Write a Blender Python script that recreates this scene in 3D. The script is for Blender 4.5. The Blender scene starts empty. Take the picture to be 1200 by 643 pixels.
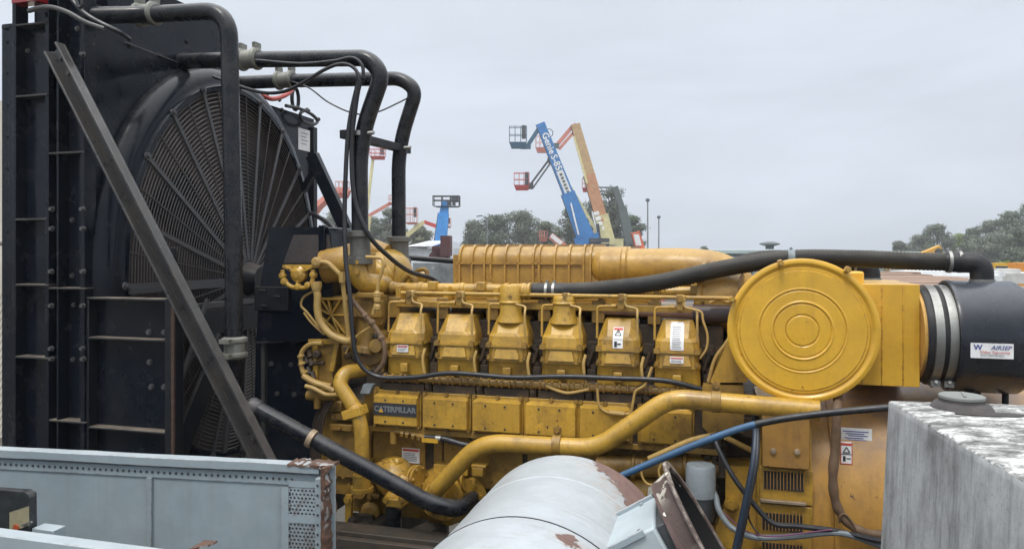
import bpy, bmesh, math, random
from mathutils import Vector, Matrix, noise
R = math.radians
random.seed(7)
sc = bpy.context.scene
col = sc.collection

# ------------------------------------------------------------------ camera, sky, sun, exposure
H = 2.3            # eye height
FPX = 867.0        # focal length in photo pixels
HOR = 292.0        # horizon row of the photo
cd = bpy.data.cameras.new('camera'); cam = bpy.data.objects.new('camera', cd); col.objects.link(cam)
cam.location = (0, 0, H); cam.rotation_euler = (R(90), 0, 0)
cd.sensor_width = 36; cd.lens = 36 * FPX / 1200.0
cd.shift_y = -(321.5 - HOR) / 1200.0
cd.clip_start = 0.05; cd.clip_end = 3000
sc.camera = cam

SUN_EL, SUN_AZ = 62, 205     # degrees; light comes over the photographer's left shoulder
w = bpy.data.worlds.new('World'); sc.world = w; w.use_nodes = True
nt = w.node_tree; nt.nodes.clear()
def wn(t, **k):
    n = nt.nodes.new(t)
    for a, b in k.items(): setattr(n, a, b)
    return n
wo = wn('ShaderNodeOutputWorld'); bg = wn('ShaderNodeBackground'); bg.inputs['Strength'].default_value = 0.1
sky = wn('ShaderNodeTexSky'); sky.sky_type = 'NISHITA'; sky.sun_disc = False
sky.sun_elevation = R(SUN_EL); sky.sun_rotation = R(SUN_AZ)
tc = wn('ShaderNodeTexCoord'); sep = wn('ShaderNodeSeparateXYZ'); nt.links.new(tc.outputs['Generated'], sep.inputs[0])
ramp = wn('ShaderNodeValToRGB')                       # overcast: the cloud deck is brightest overhead
cr = ramp.color_ramp; cr.elements[0].position = 0.0; cr.elements[0].color = (0.170, 0.187, 0.212, 1)
cr.elements[1].position = 1.0; cr.elements[1].color = (0.98, 0.99, 1.0, 1)
e = cr.elements.new(0.12); e.color = (0.174, 0.188, 0.212, 1)
e = cr.elements.new(0.34); e.color = (0.190, 0.208, 0.229, 1)
e = cr.elements.new(0.6); e.color = (0.34, 0.355, 0.37, 1)
nt.links.new(sep.outputs['Z'], ramp.inputs[0])
mp = wn('ShaderNodeMapping'); mp.inputs['Scale'].default_value = (1.2, 1.2, 5.0)
nz = wn('ShaderNodeTexNoise'); nz.inputs['Scale'].default_value = 1.6; nz.inputs['Detail'].default_value = 6; nz.inputs['Roughness'].default_value = .5; nz.inputs['Distortion'].default_value = .4
nt.links.new(tc.outputs['Generated'], mp.inputs[0]); nt.links.new(mp.outputs[0], nz.inputs['Vector'])
mr = wn('ShaderNodeMapRange'); mr.inputs[1].default_value = .3; mr.inputs[2].default_value = .7; mr.inputs[3].default_value = 32.5; mr.inputs[4].default_value = 41.0
nt.links.new(nz.outputs['Fac'], mr.inputs[0])
vm = wn('ShaderNodeVectorMath', operation='SCALE'); nt.links.new(ramp.outputs[0], vm.inputs[0]); nt.links.new(mr.outputs[0], vm.inputs['Scale'])
mx = wn('ShaderNodeMix', data_type='RGBA'); mx.inputs[0].default_value = .93
nt.links.new(sky.outputs[0], mx.inputs[6]); nt.links.new(vm.outputs[0], mx.inputs[7])
nt.links.new(mx.outputs[2], bg.inputs['Color']); nt.links.new(bg.outputs[0], wo.inputs[0])

sd = bpy.data.lights.new('sun', 'SUN'); sun = bpy.data.objects.new('sun', sd); col.objects.link(sun)
sd.energy = 1.5; sd.angle = R(14); sd.color = (1.0, .96, .90)
saz = R(SUN_AZ)
sdir = Vector((math.sin(saz) * math.cos(R(SUN_EL)), math.cos(saz) * math.cos(R(SUN_EL)), math.sin(R(SUN_EL))))   # towards the sun
sun.rotation_euler = sdir.to_track_quat('Z', 'Y').to_euler(); sun.location = sdir * 40
sc.view_settings.view_transform = 'Standard'; sc.view_settings.look = 'None'
sc.view_settings.exposure = 0.13; sc.view_settings.gamma = 1.0
sc.render.resolution_x = 1024; sc.render.resolution_y = 548
sc.render.engine = 'CYCLES'

# ------------------------------------------------------------------ frames and pixel readings
TH = R(15.4); CT, ST = math.cos(TH), math.sin(TH)
CX0, CY0 = .117, 3.97                              # the engine frame's origin on the ground
FM = Matrix.Translation((CX0, CY0, 0)) @ Matrix.Rotation(-TH, 4, 'Z')   # u along the engine, v away from the viewer
UC = -CX0 * CT + CY0 * ST; VC = -(CX0 * ST + CY0 * CT)
def _ray(px, py):
    dx = (px - 600) / FPX; dz = -(py - HOR) / FPX
    return CT * dx - ST, ST * dx + CT, dz
def QV(px, py, v):                                 # a photo reading on the plane v = const, in frame coordinates
    du, dv, dz = _ray(px, py); t = (v - VC) / dv
    return Vector((UC + t * du, v, H + t * dz))
def QU(px, py, u):
    du, dv, dz = _ray(px, py); t = (u - UC) / du
    return Vector((u, VC + t * dv, H + t * dz))
def QY(px, py, Y):
    du, dv, dz = _ray(px, py); return Vector((UC + Y * du, VC + Y * dv, H + Y * dz))
def WY(px, py, Y):                                 # the same in world coordinates
    return Vector(((px - 600) / FPX * Y, Y, H - (py - HOR) / FPX * Y))

# ------------------------------------------------------------------ objects
def tag(o, label=None, cat=None, group=None, kind=None):
    if label: o['label'] = label
    if cat: o['category'] = cat
    if group: o['group'] = group
    if kind: o['kind'] = kind
    elif label: o['kind'] = 'thing'
    return o
def thing(name, label, cat, loc, frame=True, group=None, rz=0):
    o = bpy.data.objects.new(name, None); col.objects.link(o); o.empty_display_size = .1
    o.matrix_world = (FM if frame else Matrix.Identity(4)) @ Matrix.Translation(loc) @ Matrix.Rotation(rz, 4, 'Z')
    o['M'] = [x for r in o.matrix_world for x in r]
    return tag(o, label, cat, group)
def rootm(o):
    while o.parent: o = o.parent
    m = o['M']; return Matrix([list(m[i*4:i*4+4]) for i in range(4)])
_txt = {}
def text_mesh(s, bold=.0, shear=0):
    k = (s, bold, shear)
    if k not in _txt:
        c = bpy.data.curves.new('t', 'FONT'); c.body = s; c.size = 1; c.align_x = 'CENTER'; c.align_y = 'CENTER'
        c.offset = bold; c.shear = shear; c.resolution_u = 2
        o = bpy.data.objects.new('t', c); col.objects.link(o)
        dg = bpy.context.evaluated_depsgraph_get(); dg.update()
        me = bpy.data.meshes.new_from_object(o.evaluated_get(dg))
        _txt[k] = ([v.co.copy() for v in me.vertices], [list(p.vertices) for p in me.polygons])
        bpy.data.meshes.remove(me); bpy.data.objects.remove(o); bpy.data.curves.remove(c)
    return _txt[k]
def fillet(pts, r, n=7):
    pts = [Vector(p) for p in pts]; out = [pts[0]]
    for i in range(1, len(pts) - 1):
        p = pts[i]; a = pts[i-1] - p; b = pts[i+1] - p
        rr = r[i-1] if isinstance(r, (list, tuple)) else r
        d = min(rr, a.length * .48, b.length * .48)
        A = p + a.normalized() * d; B = p + b.normalized() * d
        for k in range(n + 1):
            t = k / n; out.append(A * (1-t)**2 + p * 2*t*(1-t) + B * t*t)
    out.append(pts[-1]); return out
def spline(pts, n=8):
    pts = [Vector(p) for p in pts]; P = [pts[0]*2 - pts[1]] + pts + [pts[-1]*2 - pts[-2]]; out = []
    for i in range(1, len(P) - 2):
        for k in range(n):
            t = k / n; a, b, c, d = P[i-1:i+3]
            out.append(.5*((2*b) + (c-a)*t + (2*a-5*b+4*c-d)*t*t + (3*b-a-3*c+d)*t**3))
    out.append(pts[-1]); return out
class MB:
    def __init__(s, world=False): s.V = []; s.F = []; s.M = []; s.S = []; s.mi = 0; s.world = world
    def m(s, i): s.mi = i; return s
    def add(s, vs, fs, smooth=False):
        b = len(s.V); s.V += [Vector(v) for v in vs]
        for f in fs: s.F.append([b + i for i in f]); s.M.append(s.mi); s.S.append(smooth)
        return s
    def box(s, a, b):
        x0, x1 = sorted((a[0], b[0])); y0, y1 = sorted((a[1], b[1])); z0, z1 = sorted((a[2], b[2]))
        v = [(x0,y0,z0),(x1,y0,z0),(x1,y1,z0),(x0,y1,z0),(x0,y0,z1),(x1,y0,z1),(x1,y1,z1),(x0,y1,z1)]
        return s.add(v, [(0,3,2,1),(4,5,6,7),(0,1,5,4),(1,2,6,5),(2,3,7,6),(3,0,4,7)])
    def obox(s, c, ax, ay, az):                     # centre and three half-axis vectors
        c = Vector(c); ax = Vector(ax); ay = Vector(ay); az = Vector(az)
        v = [c + ax*i + ay*j + az*k for k in (-1,1) for (i,j) in ((-1,-1),(1,-1),(1,1),(-1,1))]
        return s.add(v, [(0,3,2,1),(4,5,6,7),(0,1,5,4),(1,2,6,5),(2,3,7,6),(3,0,4,7)])
    def bar(s, a, b, w, t, up=(0,-1,0)):            # rectangular bar a->b, width w across, thickness t along up
        a = Vector(a); b = Vector(b); d = (b - a); L = d.length/2; d.normalize(); up = Vector(up)
        n = (up - d * up.dot(d)).normalized(); sd_ = d.cross(n)
        return s.obox((a+b)/2, d*L, sd_*(w/2), n*(t/2))
    def loft(s, rings, caps=True, smooth=False, closed=True):
        n = len(rings[0]); vs = [p for r in rings for p in r]; fs = []
        for i in range(len(rings) - 1):
            for j in range(n if closed else n - 1):
                k = (j+1) % n; fs.append((i*n+j, i*n+k, (i+1)*n+k, (i+1)*n+j))
        s.add(vs, fs, smooth)
        if caps: s.add(rings[0][::-1], [list(range(n))]); s.add(rings[-1], [list(range(n))])
        return s
    def tube(s, pts, r, seg=12, caps=True):
        pts = [Vector(p) for p in pts]; n = len(pts); rings = []
        d0 = (pts[1]-pts[0]).normalized(); nn = d0.orthogonal().normalized()
        for i, p in enumerate(pts):
            d = (pts[min(i+1,n-1)] - pts[max(i-1,0)]).normalized()
            nn = (nn - d*nn.dot(d)).normalized(); bb = d.cross(nn)
            rr = r(i/(n-1)) if callable(r) else r
            rings.append([p + (nn*math.cos(2*math.pi*k/seg) + bb*math.sin(2*math.pi*k/seg))*rr for k in range(seg)])
        return s.loft(rings, caps, True)
    def ring(s, c, ax, ay, r, seg=4, n=96):          # closed elliptical wire
        c = Vector(c); ax = Vector(ax); ay = Vector(ay); nrm = ax.cross(ay).normalized(); rings = []
        for i in range(n):
            t = 2*math.pi*i/n; p = c + ax*math.cos(t) + ay*math.sin(t); o = (ax*math.cos(t)+ay*math.sin(t)).normalized()
            rings.append([p + (o*math.cos(2*math.pi*k/seg) + nrm*math.sin(2*math.pi*k/seg))*r for k in range(seg)])
        rings.append(rings[0]); return s.loft(rings, False, True)
    def lathe(s, c, axis, prof, seg=32, e1=None, smooth=True):   # prof: (radius, height along axis)
        c = Vector(c); ax = Vector(axis).normalized(); a1 = Vector(e1) if e1 else ax.orthogonal().normalized(); a2 = ax.cross(a1)
        rings = [[c + ax*h + (a1*math.cos(2*math.pi*k/seg) + a2*math.sin(2*math.pi*k/seg))*max(r,1e-4) for k in range(seg)] for r, h in prof]
        return s.loft(rings, True, smooth)
    def cyl(s, a, b, r, seg=20): a = Vector(a); b = Vector(b); return s.lathe(a, b-a, [(r,0),(r,(b-a).length)], seg)
    def hexa(s, p, axis=(0,-1,0), r=.012, h=.012):
        s.lathe(p, axis, [(r*1.35,0),(r*1.35,h*.3)], 10); s.lathe(p, axis, [(r,h*.25),(r,h)], 6, smooth=False); return s
    def prism(s, poly, d):                          # closed outline extruded by vector d
        d = Vector(d); poly = [Vector(p) for p in poly]; return s.loft([poly, [p + d for p in poly]])
    def plate(s, px0, py0, px1, py1, v, dep):       # box whose front face covers a photo rectangle on plane v
        a = QV(px0, (py0+py1)/2, v); b = QV(px1, (py0+py1)/2, v); xm = (px0+px1)/2
        t = QV(xm, py0, v).z; bo = QV(xm, py1, v).z
        return s.box((a.x, v, bo), (b.x, v+dep, t))
    def text(s, st, c, ax, ay, size, bold=0, shear=0):   # flat lettering; ax reading direction, ay up
        vs, fs = text_mesh(st, bold, shear); c = Vector(c); ax = Vector(ax); ay = Vector(ay)
        return s.add([c + ax*(v.x*size) + ay*(v.y*size) for v in vs], fs)
    def islands(s):
        p = list(range(len(s.V)))
        def f(i):
            while p[i] != i: p[i] = p[p[i]]; i = p[i]
            return i
        for fc in s.F:
            r0 = f(fc[0])
            for i in fc[1:]: p[f(i)] = r0
        g = {}
        for i in range(len(s.V)): g.setdefault(f(i), []).append(i)
        gl = []
        for ids in g.values():
            lo = [min(s.V[i][k] for i in ids)-.002 for k in range(3)]; hi = [max(s.V[i][k] for i in ids)+.002 for k in range(3)]; gl.append([lo, hi, set(ids)])
        ch = True
        while ch:
            ch = False
            for a in range(len(gl)):
                for c in range(a+1, len(gl)):
                    if all(gl[a][0][k] <= gl[c][1][k] and gl[c][0][k] <= gl[a][1][k] for k in range(3)):
                        gl[a] = [[min(gl[a][0][k],gl[c][0][k]) for k in range(3)], [max(gl[a][1][k],gl[c][1][k]) for k in range(3)], gl[a][2] | gl[c][2]]; gl.pop(c); ch = True; break
                if ch: break
        out = []
        for lo, hi, ids in gl:
            m_ = MB(s.world); mp_ = {}
            for i in sorted(ids): mp_[i] = len(m_.V); m_.V.append(s.V[i])
            for fc, mi, sm in zip(s.F, s.M, s.S):
                if fc[0] in ids: m_.F.append([mp_[i] for i in fc]); m_.M.append(mi); m_.S.append(sm)
            out.append(m_)
        return out
    def each(s, name, mats, parent, bevel=0, sharp=35):      # every separate piece becomes a part of its own
        return [m_.build(name, mats, parent, bevel, sharp) for m_ in s.islands()]
    def build(s, name, mats, parent=None, bevel=0, sharp=35, loc=None):
        V = s.V
        if not s.world: V = [FM @ v for v in V]
        if parent is None:
            n = len(V); lo = Vector((sum(v.x for v in V)/n, sum(v.y for v in V)/n, min(v.z for v in V)))
            RM = Matrix.Translation(lo) @ (Matrix.Identity(4) if s.world else Matrix.Rotation(-TH, 4, 'Z'))
        else: RM = rootm(parent)
        inv = RM.inverted(); me = bpy.data.meshes.new(name)
        me.from_pydata([inv @ v for v in V], [], s.F)
        if not isinstance(mats, (list, tuple)): mats = [mats]
        for q in mats: me.materials.append(q)
        me.polygons.foreach_set('material_index', s.M); me.polygons.foreach_set('use_smooth', [True]*len(s.F))
        bm = bmesh.new(); bm.from_mesh(me)
        if len(s.V) < 60000: bmesh.ops.recalc_face_normals(bm, faces=bm.faces)
        bm.to_mesh(me); bm.free(); me.update()
        me.set_sharp_from_angle(angle=R(sharp))
        o = bpy.data.objects.new(name, me); col.objects.link(o)
        if parent is None: o.matrix_world = RM; o['M'] = [x for r in RM for x in r]
        else: o.parent = parent
        if bevel:
            b = o.modifiers.new('bevel', 'BEVEL'); b.width = bevel; b.segments = 2; b.limit_method = 'ANGLE'; b.angle_limit = R(40); b.harden_normals = False
        return o

# ------------------------------------------------------------------ materials
def mat(name, base, rough=.5, metal=0, grime=None, g_amt=.5, g_scale=3.0, streak=0, chip=None, chip_amt=0, chip_scale=40,
        bump=.1, bscale=60, spec=.5, dust=None, dust_amt=0, coat=0, waves=0, edge=None, edge_r=.006):
    m = bpy.data.materials.new(name); m.use_nodes = True; t = m.node_tree; N = t.nodes; L = t.links
    p = N['Principled BSDF']; p.inputs['Metallic'].default_value = metal; p.inputs['Specular IOR Level'].default_value = spec
    p.inputs['Coat Weight'].default_value = coat; p.inputs['Coat Roughness'].default_value = .15
    tcn = N.new('ShaderNodeTexCoord'); co = tcn.outputs['Object']
    def noi(scale, det=5, ro=.6, vec=None, sc3=None):
        v = vec or co
        if sc3:
            mpn = N.new('ShaderNodeMapping'); mpn.inputs['Scale'].default_value = sc3; L.new(v, mpn.inputs[0]); v = mpn.outputs[0]
        n = N.new('ShaderNodeTexNoise'); n.inputs['Scale'].default_value = scale; n.inputs['Detail'].default_value = det; n.inputs['Roughness'].default_value = ro
        L.new(v, n.inputs['Vector']); return n.outputs['Fac']
    def rng(f, a, b, c=0., d=1.):
        n = N.new('ShaderNodeMapRange'); L.new(f, n.inputs[0])
        for i, x in enumerate((a, b, c, d)): n.inputs[i+1].default_value = x
        return n.outputs[0]
    def mix(f, a, b):
        n = N.new('ShaderNodeMix'); n.data_type = 'RGBA'
        if isinstance(f, float): n.inputs[0].default_value = f
        else: L.new(f, n.inputs[0])
        for i, x in ((6, a), (7, b)):
            if isinstance(x, tuple): n.inputs[i].default_value = (*x, 1)
            else: L.new(x, n.inputs[i])
        return n.outputs[2]
    c = mix(rng(noi(2.3, 6, .7), .32, .68), tuple(x*.80 for x in base), tuple(min(1, x*1.12) for x in base))
    oi = N.new('ShaderNodeObjectInfo'); hs = N.new('ShaderNodeHueSaturation'); L.new(c, hs.inputs['Color']); L.new(rng(oi.outputs['Random'], 0, 1, .90, 1.08), hs.inputs['Value']); c = hs.outputs[0]
    rf = None
    if grime:
        f = rng(noi(g_scale, 8, .68), .46, .72, 0, g_amt); c = mix(f, c, grime)
        f2 = rng(noi(g_scale*6, 6, .7), .55, .75, 0, g_amt*.7); c = mix(f2, c, grime)
        if streak:
            f3 = rng(noi(g_scale*2.2, 6, .7, sc3=(5, 5, .35)), .52, .78, 0, streak); c = mix(f3, c, grime)
    if dust:
        gn = N.new('ShaderNodeNewGeometry'); sx = N.new('ShaderNodeSeparateXYZ'); L.new(gn.outputs['Normal'], sx.inputs[0])
        a = N.new('ShaderNodeMath'); a.operation = 'MULTIPLY'; L.new(rng(sx.outputs['Z'], .35, .95), a.inputs[0]); L.new(rng(noi(9, 5), .3, .65, .25, dust_amt), a.inputs[1])
        c = mix(a.outputs[0], c, dust)
    if chip:
        f4 = rng(noi(chip_scale, 4, .6), .72 - chip_amt, .74 - chip_amt); f5 = rng(noi(chip_scale*.12, 3), .45, .6)
        a = N.new('ShaderNodeMath'); a.operation = 'MULTIPLY'; L.new(f4, a.inputs[0]); L.new(f5, a.inputs[1]); c = mix(a.outputs[0], c, chip)
    if edge:                                         # paint worn off along real edges
        bv = N.new('ShaderNodeBevel'); bv.samples = 4; bv.inputs['Radius'].default_value = edge_r
        gg = N.new('ShaderNodeNewGeometry'); dt = N.new('ShaderNodeVectorMath'); dt.operation = 'DOT_PRODUCT'; L.new(bv.outputs[0], dt.inputs[0]); L.new(gg.outputs['Normal'], dt.inputs[1])
        a = N.new('ShaderNodeMath'); a.operation = 'MULTIPLY'; L.new(rng(dt.outputs['Value'], .985, .88), a.inputs[0]); L.new(rng(noi(26, 5, .7), .44, .60), a.inputs[1])
        c = mix(a.outputs[0], c, edge)
    L.new(c, p.inputs['Base Color'])
    L.new(rng(noi(g_scale*2, 5), .3, .75, max(.05, rough-.12), min(1, rough+.18)), p.inputs['Roughness'])
    if bump:
        b = N.new('ShaderNodeBump'); b.inputs['Strength'].default_value = bump; b.inputs['Distance'].default_value = .004
        src = noi(bscale, 6, .6); L.new(src, b.inputs['Height'])
        if waves:
            b2 = N.new('ShaderNodeBump'); b2.inputs['Strength'].default_value = waves; b2.inputs['Distance'].default_value = .03
            L.new(noi(2.2, 2, .4), b2.inputs['Height']); L.new(b2.outputs[0], b.inputs['Normal'])
        L.new(b.outputs[0], p.inputs['Normal'])
    return m
GR = (.12, .065, .028)
YEL = mat('yellow_paint', (.50, .295, .042), .34, edge=(.16,.085,.04), grime=(.11,.06,.02), g_amt=.85, g_scale=4.5, chip=(.06,.035,.02), chip_amt=.07, bump=.16, coat=.2, streak=.35)
YELD = mat('dirty_shaded_yellow_paint', (.30, .175, .034), .46, edge=(.10,.055,.028), grime=(.06,.034,.016), g_amt=.85, g_scale=5, chip=(.05,.03,.02), chip_amt=.08, bump=.25, bscale=40)  # dirtier coat, base darkened further so recessed parts read as shaded
YELB = mat('bright_yellow_paint', (.62, .355, .030), .34, edge=(.22,.10,.04), grime=(.33,.17,.03), g_amt=.35, g_scale=2.2, streak=.3, chip=(.12,.05,.03), chip_amt=.03, bump=.06, coat=.2)
YELO = mat('ochre_duct_paint', (.40, .228, .040), .38, edge=(.20,.085,.035), grime=(.13,.06,.02), g_amt=.7, g_scale=6, streak=.3, chip=(.13,.05,.025), chip_amt=.08, bump=.2, dust=(.34,.225,.07), dust_amt=.45)
YELG = mat('worn_generator_paint', (.42, .225, .042), .42, grime=(.16,.085,.035), g_amt=.8, g_scale=1.8, streak=.6, chip=(.1,.05,.03), chip_amt=.06, bump=.14, dust=(.19,.12,.08), dust_amt=1.6)
YELP = mat('pale_yellow_line_paint', (.46, .30, .09), .5, grime=(.2,.11,.05), g_amt=.5, g_scale=9, bump=.15)
BLK = mat('navy_black_paint', (.0055, .0085, .0140), .2, grime=(.017,.017,.02), g_amt=.4, g_scale=3.5, streak=.3, chip=(.14,.10,.075), chip_amt=-.01, bump=.04, waves=.5, spec=.22, dust=(.06,.058,.056), dust_amt=.4)
BLKM = mat('dull_black_paint', (.007, .009, .013), .42, spec=.28, grime=(.035,.03,.026), g_amt=.5, g_scale=5, chip=(.14,.09,.06), chip_amt=.02, bump=.15, dust=(.12,.10,.085), dust_amt=.7)
PIPE = mat('black_pipe_paint', (.007, .009, .013), .28, spec=.35, grime=(.06,.055,.05), g_amt=.4, g_scale=8, bump=.12, dust=(.09,.09,.095), dust_amt=.6)
RUB = mat('black_rubber', (.013, .013, .015), .5, grime=(.06,.055,.05), g_amt=.5, g_scale=14, bump=.15, spec=.35)
HOSE = mat('dusty_black_hose', (.016, .016, .016), .6, grime=(.05,.045,.035), g_amt=.5, g_scale=8, bump=.2, spec=.3, dust=(.065,.058,.045), dust_amt=.7)
CAB = mat('cable_sheath', (.012, .013, .017), .42, bump=.1, grime=(.05,.045,.04), g_amt=.3, g_scale=20)
CABB = mat('blue_conduit', (.035, .10, .20), .45, grime=(.03,.04,.05), g_amt=.4, g_scale=6, bump=.1)
CABG = mat('grey_conduit', (.16, .19, .21), .5, grime=(.07,.06,.05), g_amt=.5, g_scale=9)
LOOM = mat('grubby_tan_loom', (.15, .09, .05), .7, grime=(.05,.035,.025), g_amt=.6, g_scale=12, bump=.5, bscale=30)
STEEL = mat('clamp_steel', (.34, .34, .325), .42, metal=.8, grime=(.22,.2,.17), g_amt=.5, g_scale=30)
COUP = mat('weathered_coupling_metal', (.20, .20, .175), .5, metal=.3, grime=(.09,.085,.07), g_amt=.6, g_scale=14, bump=.3, streak=.3)
DSTL = mat('dull_bolt_steel', (.12,.12,.12), .4, metal=.6, grime=(.05,.045,.04), g_amt=.6, g_scale=30)
DUSTED = mat('dust_covered_edge', (.015,.016,.019), .6, grime=(.06,.048,.04), g_amt=.7, g_scale=9, bump=.4, dust=(.17,.14,.11), dust_amt=1.2)
CPR = mat('aged_rubber_sleeve', (.13,.13,.12), .5, grime=(.05,.05,.045), g_amt=.7, g_scale=8, streak=.9, bump=.2)
GREYP = mat('pale_grey_panel_paint', (.27, .322, .352), .42, edge=(.14,.09,.065), grime=(.2,.2,.19), g_amt=.3, g_scale=2.2, streak=.3, chip=(.13,.07,.045), chip_amt=.02, bump=.08, waves=.35, dust=(.34,.37,.39), dust_amt=.7)
RUST = mat('flaking_rust', (.10, .052, .034), .85, grime=(.03,.018,.015), g_amt=1.0, g_scale=22, chip=(.36,.38,.38), chip_amt=.17, chip_scale=26, bump=1.0, bscale=55)
BRUST = mat('brown_rust_primer', (.085, .05, .045), .7, grime=(.07,.04,.035), g_amt=.6, g_scale=9, chip=(.62,.6,.55), chip_amt=.1, chip_scale=18, bump=.6, bscale=50)
SKID = mat('oily_skid_paint', (.035, .03, .025), .6, grime=(.09,.06,.035), g_amt=.6, g_scale=6, bump=.3)
WHT = mat('label_white', (.74, .74, .74), .5, grime=(.5,.48,.44), g_amt=.5, g_scale=30)
RED = mat('label_red', (.5, .06, .04), .5); INK = mat('label_ink', (.03, .03, .035), .5); ORG = mat('label_orange', (.7, .2, .1), .5)
LBL = mat('label_blue', (.05, .07, .25), .5); LGR = mat('label_grey', (.25, .26, .28), .5)
BRZ = mat('worn_brass_edge', (.33, .25, .17), .45, metal=.3, grime=(.12,.08,.05), g_amt=.6, g_scale=14, bump=.3)
CORE = mat('radiator_core_fins', (.045, .032, .03), .7, grime=(.08,.06,.05), g_amt=.5, g_scale=10)
GUARD = mat('guard_wire', (.055, .05, .052), .5, grime=(.12,.09,.07), g_amt=.5, g_scale=10, dust=(.16,.15,.14), dust_amt=.6)
GSPK = mat('guard_spoke_steel', (.065, .065, .07), .45, metal=.2, grime=(.1,.08,.07), g_amt=.5, g_scale=10)
SGREY = mat('starter_grey_paint', (.22, .25, .27), .45, grime=(.1,.1,.1), g_amt=.4, g_scale=15, bump=.15)
DGREY = mat('dark_grey_plastic', (.045, .05, .055), .5, bump=.1)
DARKGAP = mat('oily_iron_with_gap_shade', (.032, .022, .014), .65, grime=(.13,.08,.035), g_amt=.7, g_scale=9, bump=.5, bscale=30)  # dirty iron tone that also carries the shade of gaps in its colour
# ================================================================== SETTING
def ground_mat():
    m = mat('yard_gravel', (.10, .09, .075), .9, grime=(.09,.08,.065), g_amt=.7, g_scale=.6, bump=.6, bscale=30)
    return m
g = MB(True); g.add([(-600,-60,0),(600,-60,0),(600,900,0),(-600,900,0)], [(0,1,2,3)])
tag(g.build('ground', ground_mat()), kind='structure')
pv = MB(True); pv.box((-9,-3,.002),(11,9.5,.012))
tag(pv.build('concrete_yard_slab', mat('yard_slab', (.11,.10,.085), .85, grime=(.05,.045,.035), g_amt=.7, g_scale=1.2, bump=.3)), kind='structure')

# ================================================================== RADIATOR
UP = -2.40                                            # plane of the shroud plate
o = QU(98, 300, UP)
VN = o.y                                              # near corner
VF = QU(368, 200, UP).y
ZT = H + 1.37; ZB = .95
rad = thing('radiator', 'huge navy black radiator with round fan guard filling the left of the photo', 'radiator', (UP-.3, (VN+VF)/2, ZB))
b = MB(); vs = .66
b.box((UP-.012, VN+.03, ZB), (UP, VF, H+1.12)); b.box((UP-.012, VN+.03, H+1.12), (UP, vs, ZT))
plate = b.build('shroud_plate', BLK, rad)
b = MB(); b.box((UP-.55, VN+.35, ZB), (UP-.03, VF-.02, H+1.10)); b.build('core_block', BLKM, rad)
b = MB(); b.box((UP-.55, VN+.2, H+1.10), (UP-.03, vs-.02, ZT+.25)); b.build('header_tank', BLK, rad, .01)
# side frame of channels facing the viewer
def sx(px, py=300, v=None): return QV(px, py, VN if v is None else v)
b = MB()
b.plate(40, -40, 98, 545, VN+.05, .02)                # recessed sheet
b.plate(10, 30, 20, 545, VN-.0, .05); b.plate(18, 28, 60, 545, VN+.045, .02)
for x0, x1 in ((14,18.5),(52.5,57),(66,68.5),(94,99)): b.plate(x0, -60, x1, 545, VN-.02, .08)
b.plate(2, 28, 15, 545, VN+.03, .01)
b.each('side_frame', BLK, rad, .003)
b = MB()
for x0, x1, y in ((18,54,28),(18,55,112),(18,55,257),(18,57,334),(18,57,419),(57,98,179),(57,100,338),(57,100,494)):
    b.plate(x0, y-1.1, x1, y+1.1, VN-.025, .075)
b.each('frame_ledge', DUSTED, rad, .002)
b = MB()
b.plate(2, 28, 54, 31, VN+.0, .05)
for i in range(13): b.cyl(QV(9.5, 50+i*37, VN+.032), QV(9.5, 50+i*37, VN+.02), .009, 8)
b.each('edge_strip', BLKM, rad)
# bolts
b = MB()
for y in (64, 245, 268, 318, 358, 408, 420): 
    for x in (62, 98.5): b.hexa(QV(x + random.uniform(-.6,.6), y, VN-.02), r=.011, h=.022)
for x, y in ((70,34),(91,34),(56,43),(78,42),(79,64),(85,258),(85,323),(87,357),(86,421),(26,312),(26,323),(26,352),(27,363),(109,53),(24,50),(33,60)):
    b.hexa(QV(x, y, VN+.045), r=.011, h=.012)
b.each('bolt', DSTL, rad)
# lower side box standing out towards the engine
UL = QV(200, 430, VN).x
b = MB()
b.box((UP+.005, VN+.05, ZB), (UL-.02, VN+.07, QV(150,352,VN).z))
b.build('lower_panel', BLK, rad)
b = MB()
for y in (350.5, 397.5, 504): b.plate(101, y-1.2, 192.5, y+1.2, VN-.01, .09)
b.each('panel_ledge', DUSTED, rad, .003)
b = MB(); b.plate(193, 350, 200, 560, VN-.012, .1); b.plate(101, 352, 104, 560, VN-.01, .06); b.plate(190, 290, 203, 352, VN+.3, .03)
b.each('panel_post', BLKM, rad, .003)
MB().plate(200.2, 350, 203.5, 560, VN-.014, .012).build('rusty_post_edge', mat('rust_brown_edge',(.06,.032,.022),.8,grime=(.03,.02,.018),g_amt=.7,g_scale=14,bump=.5), rad)
b = MB()
for x, y in ((175,389),(193,389),(176,424),(106,359),(107,410),(178,453),(193,453)): b.hexa(QV(x, y, VN+.05), r=.013, h=.014)
b.each('panel_bolt', DSTL, rad)
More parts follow.
